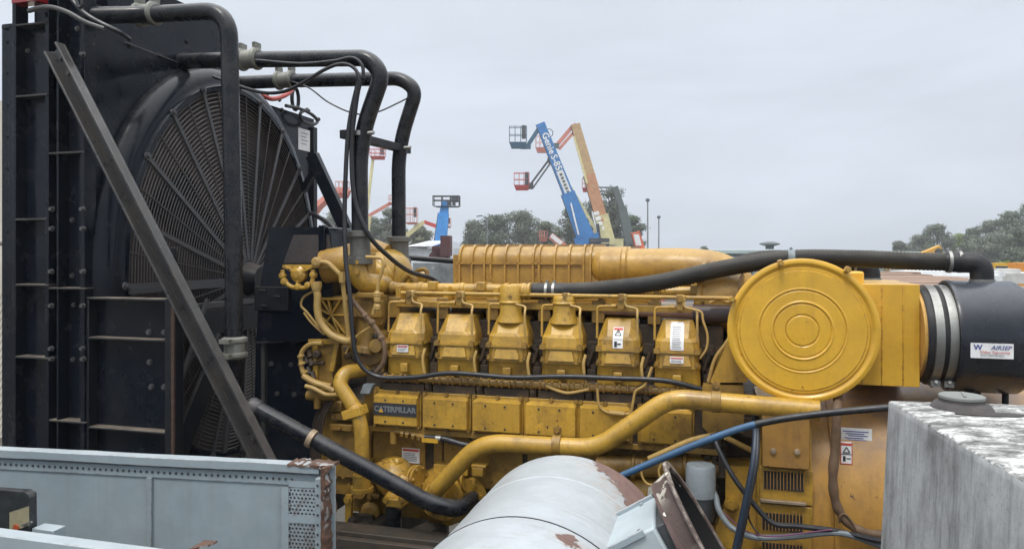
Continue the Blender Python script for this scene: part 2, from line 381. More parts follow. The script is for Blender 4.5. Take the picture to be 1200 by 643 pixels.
# bell mouth and guard
GV, GZ, RH, RV = .61, H-.15, 1.0, 1.25; UG = -2.29
def ell(u, k, n=96, ex=0):
    return [Vector((u, GV + (RH*k+ex)*math.cos(2*math.pi*i/n), GZ + (RV*k+ex)*math.sin(2*math.pi*i/n))) for i in range(n)]
rings = []
for i in range(9):
    a = math.pi/2*i/8; rings.append(ell(UP - .02 + (UG-UP+.02)*math.sin(a), 1, ex=.03+.13*math.cos(a)))
rings.append(ell(UG+.012, 1, ex=.02)); rings.append(ell(UG+.012, 1, ex=-.01)); rings.append(ell(UG-.1, 1, ex=-.015))
b = MB(); b.loft(rings, False, True)
bell = b.build('bell_mouth', BLK, rad, sharp=50)
b = MB(); b.loft([ell(UP+.004, .99), ell(UP+.006, .99)], True); b.build('radiator_core', CORE, rad)
HUB = Vector((UG+.05, .70, H-.21))
b = MB()
for k in range(44):
    f = 1 - k*.0205
    c = Vector((UG, GV, GZ)).lerp(HUB, 1-f); b.ring(c, (0, RH*f, 0), (0, 0, RV*f), .0042, 4, 88)
b.build('guard_wires', GUARD, rad)
b = MB()
for k in range(20):
    t = 2*math.pi*(k+.65)/20; e = Vector((UG+.006, GV+RH*math.cos(t), GZ+RV*math.sin(t)))
    b.bar(HUB.lerp(e,.08), e, .006, .006, (1,0,0))
b.each('guard_brace', GUARD, rad)
for k in range(20):
    t = 2*math.pi*(k+.15)/20; e = Vector((UG+.015, GV+(RH+.015)*math.cos(t), GZ+(RV+.015)*math.sin(t)))
    b = MB(); b.bar(HUB.lerp(e,.1), e, .026, .008, (1,0,0)); b.lathe(e, (1,0,0), [(.024,-.006),(.024,.008)], 12); b.hexa(e+Vector((.008,0,0)), (1,0,0), .011, .012)
    b.build('guard_spoke', GSPK, rad)
# fan behind the guard
for k in range(6):
    t = 2*math.pi*k/6+.3; d = Vector((0, math.cos(t), math.sin(t))); q = Vector((0, -math.sin(t), math.cos(t)))
    c = Vector((UG-.06, HUB.y, HUB.z))
    b = MB(); b.loft([[c+d*.18+q*.10+Vector((-.02,0,0)), c+d*.18-q*.10+Vector((.02,0,0)), c+d*.18-q*.10+Vector((.026,0,0)), c+d*.18+q*.10+Vector((-.014,0,0))],
                     [c+d*.92+q*.20+Vector((-.03,0,0)), c+d*.92-q*.16+Vector((.02,0,0)), c+d*.92-q*.16+Vector((.026,0,0)), c+d*.92+q*.20+Vector((-.024,0,0))]])
    b.build('fan_blade', BLKM, rad)
b = MB(); b.lathe(HUB+Vector((-.1,0,0)), (1,0,0), [(.2,0),(.2,.06),(.12,.1),(.09,.2),(.0,.2)], 24); b.build('fan_hub', BLKM, rad)
# cross rails at mid height
b = MB()
a1, a2 = QU(152, 341, UG+.03), QU(283, 341, UG+.03); b.bar(a1, (a2.x, a2.y, a1.z), .035, .02, (1,0,0))
b.build('guard_rail', GSPK, rad)
b = MB()
z1 = QU(200, 362, UG+.06).z; z2 = QU(200, 400, UG+.06).z
b.box((UG+.03, VN+.06, z2), (UG+.10, QU(300,380,UG+.06).y, z1-.03)); b.build('cross_beam', BLKM, rad, .004)
b = MB(); b.bar((UG+.09, VN+.35, z1), (UG+.09, .8, z1), .04, .03, (1,0,0)); b.build('cross_rail', GSPK, rad, .004)
# struts at the bottom of the guard
b = MB(); b.bar(QU(262,396,UG+.14), QU(208,532,UG+.14), .14, .03, (1,0,0)); b.build('lower_strut', BLKM, rad, .003)
b = MB(); b.bar(QU(243,350,UG+.12), QU(203,474,UG+.12), .02, .02, (1,0,0)); b.bar(QU(282,350,UG+.12), QU(262,530,UG+.12), .035, .02, (1,0,0)); b.each('lower_rod', GSPK, rad)
# far side plate, lifting eye and small label
b = MB()
for x, y in ((327,117),(330,129),(361,130),(373,140),(312,112)): b.hexa(QU(x, y, UP), (1,0,0), .014, .014)
for x, y in ((178,77),(219,49),(188,67),(218,79),(234,98),(152,54),(166,150),(247,90),(113,80),(158,143),(187,96)): b.hexa(QU(x, y, UP), (1,0,0), .012, .012)
b.each('plate_bolt', BLKM, rad)
b = MB(); lp = QU(356.5, 164, UP+.003); b.box((UP, lp.y-.09, lp.z-.09), (UP+.004, lp.y+.09, lp.z+.09)); b.m(1)
for i in range(4): b.box((UP, lp.y-.05, lp.z+.05-i*.03), (UP+.0055, lp.y+.05-.02*(i%2), lp.z+.058-i*.03))
b.build('data_label', [WHT, LGR], rad)
b = MB(); c = QU(346, 116, UP-.06); b.ring(c, (0,.05,0), (0,0,.09), .016, 8, 24); b.build('lifting_eye', BLKM, rad)
b = MB(); c1 = QU(322,118,UP+.03); b.tube(spline([QU(300,108,UP+.02), QU(318,116,UP+.05), QU(334,112,UP+.05), QU(342,106,UP+.04)], 6), .018, 8); b.build('red_valve', mat('red_valve_paint',(.35,.05,.04),.5), rad)
# square edge tube (side post) right of the plate
b = MB(); q = QU(368, 230, UP+.02); b.box((UP-.05, q.y-.02, ZB), (UP+.03, q.y+.04, QU(368,150,UP).z)); b.build('far_post', BLKM, rad, .004)

# weld seam rod across the plate
b = MB(); b.tube(fillet([QU(145,49,UP+.02), QU(258,92,UP+.02)], .1), .0035, 6); b.build('drain_line', GSPK, rad)

# diagonal brace
def channel(name, a, c, w_, fl, matl, label, cat, up=(0,-1,0), t=.012, group=None):
    b = MB(); a = Vector(a); c = Vector(c); d = (c-a).normalized(); up = Vector(up); n = (up - d*up.dot(d)).normalized(); s_ = d.cross(n)
    b.bar(a, c, w_, t, n)
    for k in (-1,1):
        off = s_*(k*(w_/2-t/2)) + n*(fl/2+t/2-.0005); b.bar(a+off, c+off, t, fl, n)
    for e_, sg in ((a,1),(c,-1)):
        for q in (.06,.16): b.hexa(e_ + d*(sg*q) + n*(t/2), n, .013, .014)
    return tag(b.build(name, matl, None, .002), label, cat, group)
BRC = mat('scuffed_brace_steel', (.028,.028,.030), .35, grime=(.07,.058,.048), g_amt=.6, g_scale=6, streak=.3, chip=(.16,.12,.09), chip_amt=.03, bump=.2, dust=(.13,.125,.12), dust_amt=.8, edge=(.16,.13,.11))
channel('brace_beam', QV(68,58,VN-.07), QV(316,545,VN-.07), .098, .05, BRC, 'long scuffed steel channel slanting down across the front of the black radiator', 'brace')

# rear dark strut between radiator and pipes
b = MB(); b.bar(QV(366,182,1.45), QV(420,300,1.45), .1, .06); b.bar(QV(345,240,1.5), QV(372,195,1.5), .05, .05)
tag(b.build('rear_strut', BLK, None, .003), 'dark square steel strut rising to the radiator corner behind the first tall pipe', 'strut')

# red and white lamp on top left
b = MB(); c = QV(34, -6, VN-.06); b.box((c.x-.09, c.y-.03, c.z-.05), (c.x+.09, c.y+.04, c.z+.05)); b.m(1); b.box((c.x+.02, c.y-.034, c.z-.045),(c.x+.088,c.y-.028,c.z+.03))
tag(b.build('tail_lamp', [mat('red_lens',(.25,.015,.02),.15,coat=.5,bump=0), mat('clear_lens',(.7,.7,.66),.15,bump=0)], None, .008), 'red and clear lamp at the top left corner of the radiator frame', 'lamp')

# belt guard between radiator and engine
bg_ = thing('belt_guard', 'dark blue black sheet metal guard with mesh window between fan and engine', 'belt guard', (-2.0, .3, ZB))
v0 = .12
b = MB()
b.prism([QV(316,266,v0),QV(384,266,v0),QV(388,275,v0),QV(392,400,v0),QV(300,400,v0),QV(304,340,v0)], (0,.5,0)); b.build('guard_box', BLK, bg_, .006)
b = MB(); b.prism([QV(300,402,v0+.06),QV(384,402,v0+.06),QV(392,560,v0+.06),QV(296,560,v0+.06)], (0,.5,0)); b.build('lower_box', BLK, bg_, .006)
b = MB(); b.prism([QV(344,275,v0-.006),QV(386,275,v0-.006),QV(389,308,v0-.006),QV(332,308,v0-.006)], (0,.006,0)); b.build('mesh_window', mat('perforated_mesh',(.06,.05,.05),.6,bump=1.0,bscale=160,grime=(.02,.02,.02),g_amt=.8,g_scale=60), bg_)
b = MB(); b.plate(373,264,380,330, v0-.03, .03); b.build('guard_strap', BLK, bg_, .002)
b = MB(); b.plate(298,336,338,364, v0-.02, .02)
for x, y in ((307,340),(324,347),(309,358)): b.bar(QV(x-3,y,v0-.03), QV(x+4,y+1,v0-.03), .012, .012)
b.build('slotted_bracket', BLKM, bg_, .002)
b = MB()
for x, y in ((318,426),(341,427),(325,461),(345,462)): b.hexa(QV(x,y,v0+.06), r=.012, h=.014)
b.plate(306,402,310,560,v0+.03,.03); b.each('bolt', DSTL, bg_)

# ================================================================== COOLANT PIPES
def coupling(b, c, d, r, L):
    c = Vector(c); d = Vector(d).normalized(); a = c - d*L/2
    b.lathe(a, d, [(r*1.02,0),(r*1.12,.004),(r*1.12,L-.004),(r*1.02,L)], 24)
    for h in (.012, L-.028): b.lathe(a + d*h, d, [(r*1.12,-.006),(r*1.34,0),(r*1.38,.01),(r*1.34,.02),(r*1.12,.026)], 24)
    q = Vector((0,0,1)) if abs(d.z) < .7 else Vector((0,-1,0))
    for h in (.012, L-.028):
        p = a + d*(h+.01) + q*r*1.38
        b.obox(p + q*.01, d*.012, d.cross(q)*.03, q*.016); b.cyl(p + d.cross(q)*.03 + q*.012, p - d.cross(q)*.03 + q*.012, .009, 8)
# A: thick pipe coming over the top left and dropping in front of the guard
vA = -.38
pA = fillet([QY(100,18.5,4.1), QV(180,17,vA), QV(268,12,vA), QV(274,300,vA), QV(274,425,vA), QV(276,470,vA+.1), QV(300,478,vA+.0)], [.1,.16,.1,.06,.06], 9)
t = thing('coolant_pipe', 'black pipe crossing the top left corner and dropping straight down before the fan guard', 'pipe', pA[0], group='black coolant pipes')
MB().tube(pA[:-8], .047, 20).build('pipe', PIPE, t)
b = MB(); coupling(b, QV(172,17,vA), (1,0,0), .05, .14); b.build('coupling', COUP, t)
b = MB(); coupling(b, QV(275,407,vA), (0,0,1), .05, .12); b.build('coupling', COUP, t)
# B and C over to the engine
def bigpipe(label, pts, rad_, r, coups, bands, extra=None):
    p = fillet(pts, rad_, 9); t = thing('coolant_pipe', label, 'pipe', p[0], group='black coolant pipes')
    MB().tube(p, r, 20).build('pipe', PIPE, t)
    for c, d, L in coups: b = MB(); coupling(b, c, d, r+.002, L); b.build('coupling', COUP, t)
    for c in bands:
        b = MB(); b.lathe(Vector(c)-Vector((0,0,.014)), (0,0,1), [(r+.001,0),(r+.006,.001),(r+.006,.027),(r+.001,.028)], 24)
        b.cyl(Vector(c)+Vector((r,-.02,0)), Vector(c)+Vector((r+.05,-.02,0)), .012, 8); b.build('clamp_band', STEEL, t)
    return t
B0 = QU(212,72,UP)
bigpipe('nearer of the two black pipes arching from the radiator top down to the engine',
    [B0, QV(290,70,.10), QV(432,68,.10), QV(448,88,.10), QV(421,165,.10), QV(422,273,.10)], [.05,.09,.1,.22], .049,
    [(QV(292,69.5,.10), (1,0,0), .14)], [QV(422,157,.10)])
C0 = QU(262,98,UP)
bigpipe('farther of the two black pipes arching from the radiator top down to the engine',
    [C0, QV(330,95,.70), QV(470,92,.70), QV(488,106,.70), QV(467,172,.70), QV(467.5,282,.70)], [.05,.08,.1,.22], .047,
    [(QV(334,94,.70), (1,0,0), .14)], [QV(467,174,.70)])
# support bar joining both
b = MB(); b.bar(QV(402,157,.02), QV(478,176,.80), .05, .05, (0,0,1)); 
tag(b.build('pipe_support_bar', BLKM, None, .004), 'short black square bar tying the two tall pipes together near their bands', 'bar')
# diagonal lower pipe
pD = fillet([QV(296,476,-.33), QV(505,590,-.22), QV(537,597,-.16), QV(556,583,.06)], [.3,.08], 9)
t = thing('coolant_pipe', 'black pipe slanting down from behind the brace to the lower coolant pump', 'pipe', pD[0], group='black coolant pipes')
MB().tube(pD, .044, 20).build('pipe', PIPE, t)
b = MB(); d = (pD[1]-pD[0]).normalized(); c = QV(362,512,-.305); b.lathe(c, d, [(.045,0),(.05,.002),(.05,.03),(.045,.032)], 20); b.build('clamp_band', BRZ, t)
b = MB(); d0 = QV(300,477,-.33); b.lathe(pD[0]-d*.02, d, [(.046,0),(.05,.01),(.05,.05),(.046,.06)], 20); b.build('hose_sleeve', GSPK, t)
b = MB(); b.plate(449,594,469,645,-.1,.07)
b = MB(); b.cyl(QV(461,592,-.06), QV(461,660,-.06), .045, 20); tag(b.build('drain_pipe', PIPE), 'short black vertical pipe below the bolted yellow flange of the coolant pump', 'pipe')

# ================================================================== ENGINE
eng = thing('diesel_engine', 'long mustard yellow twelve cylinder diesel engine with a row of bolted valve covers', 'engine', (0, .6, .75))
uk = [-.752 + .3005*k for k in range(6)]
ZS = H-.522; ZC = H-.70
b = MB(); b.box((-1.02, .16, H-.80), (.98, 1.15, H-.40)); b.build('engine_deck', DARKGAP, eng, .01)
b = MB(); b.box((-1.0, .03, H-.80), (.97, .5, H-.705)); b.box((-1.0, -.0, H-1.02), (.97, .5, H-.80)); b.box((-1.0, .10, H-1.42), (1.0, 1.1, H-1.02)); b.build('engine_block', DARKGAP, eng, .006)  # deck and block coloured near black for the shade between the parts
b = MB(); b.box((-1.0, .1, H-1.55), (1.0, 1.1, H-1.42)); b.build('oil_pan', YELD, eng, .01)
def rect8(u, hw, v0, v1, z, ch):
    return [Vector(p) for p in ((u-hw+ch,v0,z),(u+hw-ch,v0,z),(u+hw,v0+ch,z),(u+hw,v1-ch,z),(u+hw-ch,v1,z),(u-hw+ch,v1,z),(u-hw,v1-ch,z),(u-hw,v0+ch,z))]
for k, u in enumerate(uk):
    # rocker base
    b = MB(); b.loft([rect8(u,.118,.03,.40,ZC-.01,.015), rect8(u,.112,.012,.40,H-.602,.02)])
    b.loft([rect8(u,.118,-.006,.40,H-.607,.02), rect8(u,.118,-.006,.40,H-.595,.02)])
    b.box((u-.022, -.01, ZC+.01), (u+.022, .03, ZC+.06))
    base = b.build('rocker_base', YEL, eng, .004)
    b = MB(); b.loft([rect8(u,.108,.0,.38,H-.596,.02), rect8(u,.105,.0,.38,ZS-.006,.02)])
    b.loft([[Vector(p) for p in ((u-.072,-.018,H-.592),(u+.072,-.018,H-.592),(u+.072,.02,H-.592),(u-.072,.02,H-.592))],
            [Vector(p) for p in ((u-.060,-.005,ZS-.018),(u+.060,-.005,ZS-.018),(u+.060,.02,ZS-.018),(u-.060,.02,ZS-.018))]])
    b.loft([rect8(u,.120,-.012,.39,ZS-.008,.03), rect8(u,.120,-.012,.39,ZS+.004,.03)])
    cvr = b.build('valve_cover', YEL, eng, .004)
    b = MB()
    tz = H-.368
    b.loft([rect8(u,.112,-.006,.36,ZS+.004,.03), rect8(u,.110,-.002,.355,ZS+.05,.034), rect8(u,.106,.006,.35,ZS+.068,.05), rect8(u,.078,.078,.30,tz-.004,.016), rect8(u,.074,.084,.295,tz,.014)])
    b.build('cover_cap', YEL, cvr, .004, sharp=14)
    b = MB()
    for su in (-.1,.1):
        b.hexa((u+su, .0, ZS+.004), (0,0,1), .012, .016); b.hexa((u+su,.0,H-.595),(0,0,1),.012,.02)
        b.box((u+su-.014, -.02, ZS-.01), (u+su+.014, .02, ZS+.012))
    b.each('cover_bolt', YELD, cvr)
    if k == 0:
        b = MB(); b.box((u-.034,-.023,H-.575),(u+.034,-.018,H-.537)); b.m(1); b.box((u-.03,-.0242,H-.548),(u+.03,-.0228,H-.540)); b.m(2)
        for q in range(2): b.box((u-.028,-.0242,H-.559-q*.008),(u+.022-q*.01,-.0228,H-.556-q*.008))
        b.build('warning_label', [WHT,RED,LGR], cvr)
    if k == 5:
        b = MB(); b.box((u-.034,-.023,H-.578),(u+.034,-.018,H-.545)); b.m(1); b.box((u-.03,-.0242,H-.555),(u+.03,-.0228,H-.549)); b.m(2)
        for q in range(2): b.box((u-.028,-.0242,H-.565-q*.007),(u+.022,-.0228,H-.562-q*.007))
        b.build('warning_label', [WHT,RED,LGR], cvr)
    # decals that run over the cap
    if k in (4, 5):
        hw = .026 if k == 4 else .034; top = .55 if k == 4 else .97
        def capv(z):
            pr = [(ZS+.004,-.006),(ZS+.05,-.002),(ZS+.068,.006),(tz-.004,.078),(tz,.084)]
            for (za,va),(zb,vb) in zip(pr,pr[1:]):
                if z <= zb: return va+(vb-va)*(z-za)/(zb-za)
            return .084
        zs = [ZS+.008, ZS+.05, ZS+.07, ZS+.07+(tz-.006-ZS-.07)*top]
        b = MB(); r_ = [[Vector((u-hw, capv(z)-.0035, z)), Vector((u+hw, capv(z)-.0035, z)), Vector((u+hw, capv(z)+.001, z)), Vector((u-hw, capv(z)+.001, z))] for z in zs]
        b.loft(r_)
        def strip(z0, z1, a, c, mi):
            b.m(mi); b.loft([[Vector((u+a, capv(z)-.0048, z)), Vector((u+c, capv(z)-.0048, z)), Vector((u+c, capv(z)-.003, z)), Vector((u+a, capv(z)-.003, z))] for z in (z0, z1)])
        if k == 4:
            strip(zs[3]-.014, zs[3]-.003, -.023, .023, 1)
            zc = ZS+.085; s_ = .016
            b.m(3); n0 = len(b.V)
            for (a,c) in (((-s_,-s_*.7),(0,s_)),((0,s_),(s_,-s_*.7)),((s_,-s_*.7),(-s_,-s_*.7))):
                b.bar((u+a[0], capv(zc+a[1])-.006, zc+a[1]), (u+c[0], capv(zc+c[1])-.006, zc+c[1]), .004, .002)
            strip(zc-.004, zc+.006, -.002, .002, 3)
            strip(ZS+.014, ZS+.044, -.018, -.004, 3); strip(ZS+.026, ZS+.034, -.002, .016, 3)
            b.m(1); strip(ZS+.053, ZS+.056, -.024, .024, 2)
        else:
            strip(zs[0]+.001, zs[3]-.002, -hw+.001, -hw+.005, 1); strip(zs[0]+.001, zs[3]-.002, hw-.005, hw-.001, 1)
            for q in range(13):
                z_ = ZS+.015+q*.0088
                if z_+.003 < zs[3]: strip(z_, z_+.003, -.024, .024-.012*random.random(), 2)
        b.build('warning_decal', [WHT,RED,LGR,INK], cvr)
    # studs and cast lumps in the gap to the right
    b = MB(); ug = u+.150
    b.box((ug-.030, .10, ZC-.02), (ug+.030, .3, H-.50))
    for q in range(4): b.hexa((ug+random.uniform(-.015,.015), .10, ZC+.03+q*.045), r=.016, h=.03)
    b.box((ug-.02,.06,ZC-.01),(ug+.025,.12,ZC+.06)); b.cyl((ug-.02,.07,ZC+.08),(ug+.01,.07,ZC+.16),.012,8)
    b.build('head_studs', DARKGAP, eng, .003)
    # injector lines: one pale hooked line, one small elbow
    b = MB(); z0 = H-.27
    b.tube(fillet([(u+.03,.05,z0+.02),(u+.03,.04,z0-.028),(u+.10,.03,z0-.04),(u+.10,.0,z0-.07),(u+.102,.0,z0-.20)], .025, 5), .0065, 8)
    b.lathe((u+.03,.05,z0+.0), (0,0,1), [(.012,0),(.014,.01),(.014,.03),(.008,.034)], 8)
    b.build('injector_line', YELP, eng)
    b = MB(); b.tube(fillet([(u-.03,.06,z0-.03),(u-.115,.05,z0-.032),(u-.115,.04,z0-.2)], .02, 5), .0065, 8)
    b.lathe((u-.045,.06,z0-.03), (1,0,0), [(.012,0),(.013,.03)], 8); b.build('injector_line', YEL, eng)
    b = MB(); b.box((u-.005,.035,z0-.045),(u+.028,.12,z0+.035)); b.box((u-.16,.14,H-.40),(u-.09,.17,H-.28)); b.hexa((u+.012,.035,z0+.01)); b.each('line_bracket', YELD, eng, .003)
# rails along the heads
zr = H-.25
b = MB(); b.cyl((-.80,.07,zr),(1.02,.07,zr),.011,10)
b.box((-.86,.13,H-.335),(1.0,.5,H-.30)); b.build('upper_rail', YEL, eng, .003)
b = MB(); b.cyl((-1.0,.26,H-.235),(1.0,.26,H-.235),.034,16)
for q in range(22):
    uq = -.95+q*.089; 
    if q % 3 != 1: b.lathe((uq,.26,H-.235),(1,0,0),[(.034,0),(.040,.004),(.040,.024),(.034,.03)],16)
b.build('fuel_manifold', YEL, eng)
b = MB()
for u in uk: b.box((u+.06,.2,H-.24),(u+.11,.26,H-.19)); b.box((u-.13,.17,H-.30),(u-.10,.28,H-.215))
b.each('manifold_bracket', YEL, eng, .004)
# dark gasket strip, wiring tray under the covers
b = MB(); b.cyl((-.88,-.01,H-.725),(.98,-.01,H-.725),.018,10)
for q in range(46): 
    uq = -.86+q*.04+random.uniform(-.01,.01); b.lathe((uq,-.01,H-.725),(1,0,0),[(.018,0),(.026,.003),(.024,.012),(.018,.016)],8)
b.build('wiring_rail', YELD, eng)
b = MB()
for u in uk:
    b.box((u-.125,-.01,H-.80),(u+.125,.03,H-.752)); 
    for q in range(4): b.hexa((u-.09+q*.06,.02,H-.745),(0,-1,.0),.013,.02)
b.each('gasket_ledge', DARKGAP, eng, .004)
b = MB()
for u in uk: b.box((u+.13,-.003,H-.80),(u+.165,.03,H-.715)); b.hexa((u+.147,-.003,H-.76),r=.014,h=.02)
b.each('gap_block', DARKGAP, eng, .002)
# crankcase covers
for k in range(6):
    a = QV((441,498,556,617,680,750)[k], 480, 0).x; c = QV((493,551,612.5,677,740,812)[k], 480, 0).x
    z1, z0 = H-.815, H-.985
    b = MB(); b.box((a-.012,-.012,z0-.015),(c+.008,.01,z1+.02))
    b.loft([[Vector((a-.0,-.012,z0-.004)),Vector((c-.0,-.012,z0-.004)),Vector((c,-.012,z1+.004)),Vector((a,-.012,z1+.004))],
            [Vector((a+.006,-.045,z0+.004)),Vector((c-.006,-.045,z0+.004)),Vector((c-.006,-.045,z1-.012)),Vector((a+.006,-.045,z1-.012))]])
    cc = b.build('crankcase_cover', YEL, eng, .004)
    b = MB()
    for q in (.02,.5,.98):
        for z in (z1+.012, z0-.008): b.hexa((a+(c-a)*q,-.012,z), r=.010, h=.016)
    b.each('cover_bolt', YELD, cc)
    b = MB().m(0)
    for q in (.28,.68):
        for z in (z1-.03, z0+.02): b.cyl((a+(c-a)*q,-.045,z),(a+(c-a)*q,-.0475,z),.006,8)
    b.each('cover_hole', INK, cc)
    if k == 0:
        b = MB(); b.box((a+.005,-.049,z0+.055),(c-.006,-.044,z0+.125)); 
        zc = z0+.090; b.m(1); b.text('CATERPILLAR', ((a+c)/2, -.0505, zc), (1,0,0), (0,0,1), .0415, .022)
        b.m(2); b.text('CATERPILLAR', ((a+c)/2, -.0512, zc), (1,0,0), (0,0,1), .0415, -.004)
        b.m(3); b.add([Vector(p) for p in ((a+.040,-.052,zc-.018),(a+.068,-.052,zc-.018),(a+.054,-.052,zc+.004))], [(0,1,2)])
        b.build('name_plate', [INK, mat('letter_grey',(.42,.45,.45),.5), mat('letter_dark',(.10,.11,.12),.5), YELB], cc)
# dark posts between covers
b = MB(); b.box((-1.0,-.004,H-1.035),(.97,.03,H-1.005)); b.build('block_flange', YELD, eng, .003)
# left end plate of the block with a slanted grey cap
b = MB(); b.prism([QV(427,462,-.0),QV(438,453,-.0),QV(443,455,0),QV(440,500,-.0),QV(427,500,-.0)],(0,.4,0)); b.build('end_plate', YELD, eng, .004)
b = MB(); b.obox(QV(431,455,-.01), (.03,0,.0), (0,.02,0), (.012,0,.028)); b.build('grey_bracket', SGREY, eng, .003)
# lower side: panels, label, oil valve
vL = .085
b = MB()
for x0,x1 in ((437,498),(508,518),(520,612),(618,700),(705,800)): b.plate(x0,506,x1,572,vL,.02)
b.each('lower_panel', YELD, eng, .004)
b = MB(); b.plate(471,525,491.5,542,vL-.005,.006); b.m(1); b.plate(472,526,490.5,528.5,vL-.007,.003); b.m(2)
for q in range(5): b.plate(473,530.5+q*2.1,489-random.random()*3,531.4+q*2.1,vL-.007,.003)
b.build('warning_label', [WHT,RED,LGR], eng)
b = MB(); b.tube(fillet([QV(461,517,0),QV(461,505,0),QV(480,506,0),QV(500,513,-.02)],.02,5), .014, 10); b.cyl(QV(461,519,0),QV(461,504,0),.02,12)
for x in (470,476,483,490): b.cyl(QV(x,507+(x-470)*.2,-.005),QV(x+4,508+(x-470)*.2,-.005),.022,6)
b.m(1); b.plate(494,513.5,513,518.5,-.04,.01); b.build('oil_valve', [YELD, YELB], eng)
b = MB(); b.tube(spline([QV(498,512,-.02),QV(520,514,-.02),QV(545,521,-.02),QV(572,524,.0),QV(600,522,.02)],6), .016, 10); b.m(1); b.lathe(QV(511,513,-.02),(1,0,-.05),[(.018,0),(.019,.03)],12)
b.build('oil_hose', [CAB, STEEL], eng)
b = MB()
for pts in ([(470,505),(478,499),(490,504),(500,512)],[(520,513),(532,504),(546,510),(556,520)]): b.tube(spline([QV(x,y,.02) for x,y in pts],6), .005, 6)
b.each('thin_wire', CAB, eng)
# big external pipes
def epipe(label, pts, rad_, r, name='oil_pipe', m_=YEL):
    p = fillet(pts, rad_, 9); return MB().tube(p, r, 20).build(name, m_, eng), p
vP = -.16
op, _ = epipe('', [QV(508,580,-.05), QV(512,572,-.10), QV(563,518,vP), QV(700,525,vP), QV(785,466,vP), QV(960,481,vP)], [.03,.13,.09,.09], .047)
b = MB()
for x, y, hh in ((653,521,.17),(839,470,.0)):
    c = QV(x,y,vP); b.lathe(c-Vector((.022,0,0)),(1,0,0),[(.048,0),(.053,.001),(.053,.043),(.048,.044)],20)
    b.box((c.x-.02,c.y-.0,c.z+.045),(c.x+.02,c.y+.012,c.z+.09)); b.hexa((c.x,c.y,c.z+.075),r=.014,h=.016)
b.each('pipe_clamp', YELD, op, .001)
b = MB(); b.lathe(QV(506,583,-.045), QV(563,518,vP)-QV(506,583,-.045), [(.058,0),(.058,.02),(.05,.03),(.05,.06)],20); b.build('pipe_collar', YEL, op)
lp_, _ = epipe('', [QV(432,433,.10), QV(404,436,-.06), QV(397,450,-.10), QV(424,490,-.10), QV(424,562,-.10)], [.05,.08,.12], .041, 'water_pipe')
b = MB(); d = (QV(424,490,-.1)-QV(397,450,-.1)).normalized(); c = QV(417,482,-.10); b.lathe(c-d*.03, d, [(.042,0),(.049,.001),(.049,.05),(.042,.051)],16); b.bar(c-Vector((.06,0,.02)),c+Vector((.05,0,.015)),.05,.1); b.build('pipe_clamp', YEL, lp_, .004)
b = MB(); b.tube(fillet([QV(432,433,.1),QV(446,430,.12)],.1),.035,14); b.build('pipe_stub', YELD, lp_)
# pumps at the lower left
def flange(b, c, ax, r, t_, nb=6, br=.012):
    c = Vector(c); ax = Vector(ax).normalized(); b.lathe(c, ax, [(r,0),(r,t_)], 28)
    e1 = ax.orthogonal().normalized(); e2 = ax.cross(e1)
    for i in range(nb):
        a = 2*math.pi*(i+.3)/nb; b.hexa(c + ax*t_ + (e1*math.cos(a)+e2*math.sin(a))*r*.8, ax, br, .016)
b = MB(); flange(b, QV(520,580,.02), (-.25,-1,0), .13, .03, 8); b.lathe(QV(520,580,.10),(-.1,-1,0),[(.17,0),(.165,.03),(.12,.06),(.11,.08)],28); b.plate(508,545,548,556,.03,.1); b.plate(512,552,545,600,.06,.1)
b.lathe(QV(512,578,.0),(-.5,-1,0),[(.07,0),(.065,.03),(.05,.05)],20)
b.build('oil_pump', YEL, eng, .003)
b = MB(); flange(b, QV(553,577,.08), (-.2,-1,-.15), .095, .03, 6, .016); b.lathe(QV(553,577,.2),(-.2,-1,-.15),[(.09,0),(.07,.05),(.07,.12)],24)
b.lathe(QV(541,562,.08),(1,-.2,.1),[(.07,0),(.07,.014)],18); b.lathe(QV(546,561,.08),(1,-.2,.1),[(.07,0),(.07,.014)],18); b.plate(553,548,566,558,.0,.05); b.plate(552,545,569,548,.0,.06)
b.build('coolant_pump', YEL, eng, .003)
b = MB(); b.lathe(QV(462,560,.0),(.3,-1,.1),[(.11,-.1),(.11,0),(.09,.04),(.05,.07),(.03,.09)],26); flange(b,QV(489,558,.02),(1,-.4,0),.065,.016,6,.01); flange(b,QV(485,558,.02),(1,-.4,0),.065,.016,6,.01)
b.tube(fillet([QV(475,560,.0),QV(468,578,-.05),QV(461,588,-.06)],.05),.06,16); b.plate(452,585,471,594,-.13,.12)
for x in (453,471): b.hexa(QV(x,585,-.12),r=.016,h=.02)
for q in range(5): b.lathe(QV(442+q*7,548-q*1.5,.03),(random.uniform(-.4,.4),-1,.3),[(.03,0),(.028,.05),(.018,.06)],10)
b.plate(446,540,466,548,.02,.08); b.build('raw_water_pump', YEL, eng, .003)
b = MB(); b.plate(405,560,446,600,.12,.1); b.lathe(QV(430,570,.12),(0,-1,0),[(.09,0),(.085,.05),(.05,.06),(.04,.1)],24); b.lathe(QV(436,596,.08),(.2,-1,0),[(.06,0),(.055,.05),(.03,.06)],18)
for q in range(7): b.hexa(QV(405+q*6,556+(q%3)*12,.05),r=.015,h=.03)
b.plate(418,578,444,583,.04,.05); b.plate(404,540,432,560,.0,.12); b.plate(434,545,440,560,.0,.06); b.build('pump_casing', YELD, eng, .004)
b = MB(); b.cyl(QV(424,555,-.1),QV(424,575,-.1),.05,20); flange(b,QV(424,570,-.1),(0,0,-1),.065,.02,4,.012); b.build('pipe_flange', YEL, eng)
b = MB(); b.plate(404,580,411,640,-.05,.03); b.hexa(QV(408,585,-.05),r=.02,h=.02); b.build('mount_strap', YEL, eng, .003)
b = MB(); b.plate(440,592,560,600,.12,.1); b.plate(420,598,448,612,.10,.1); b.build('sump_rail', YELD, eng, .004)
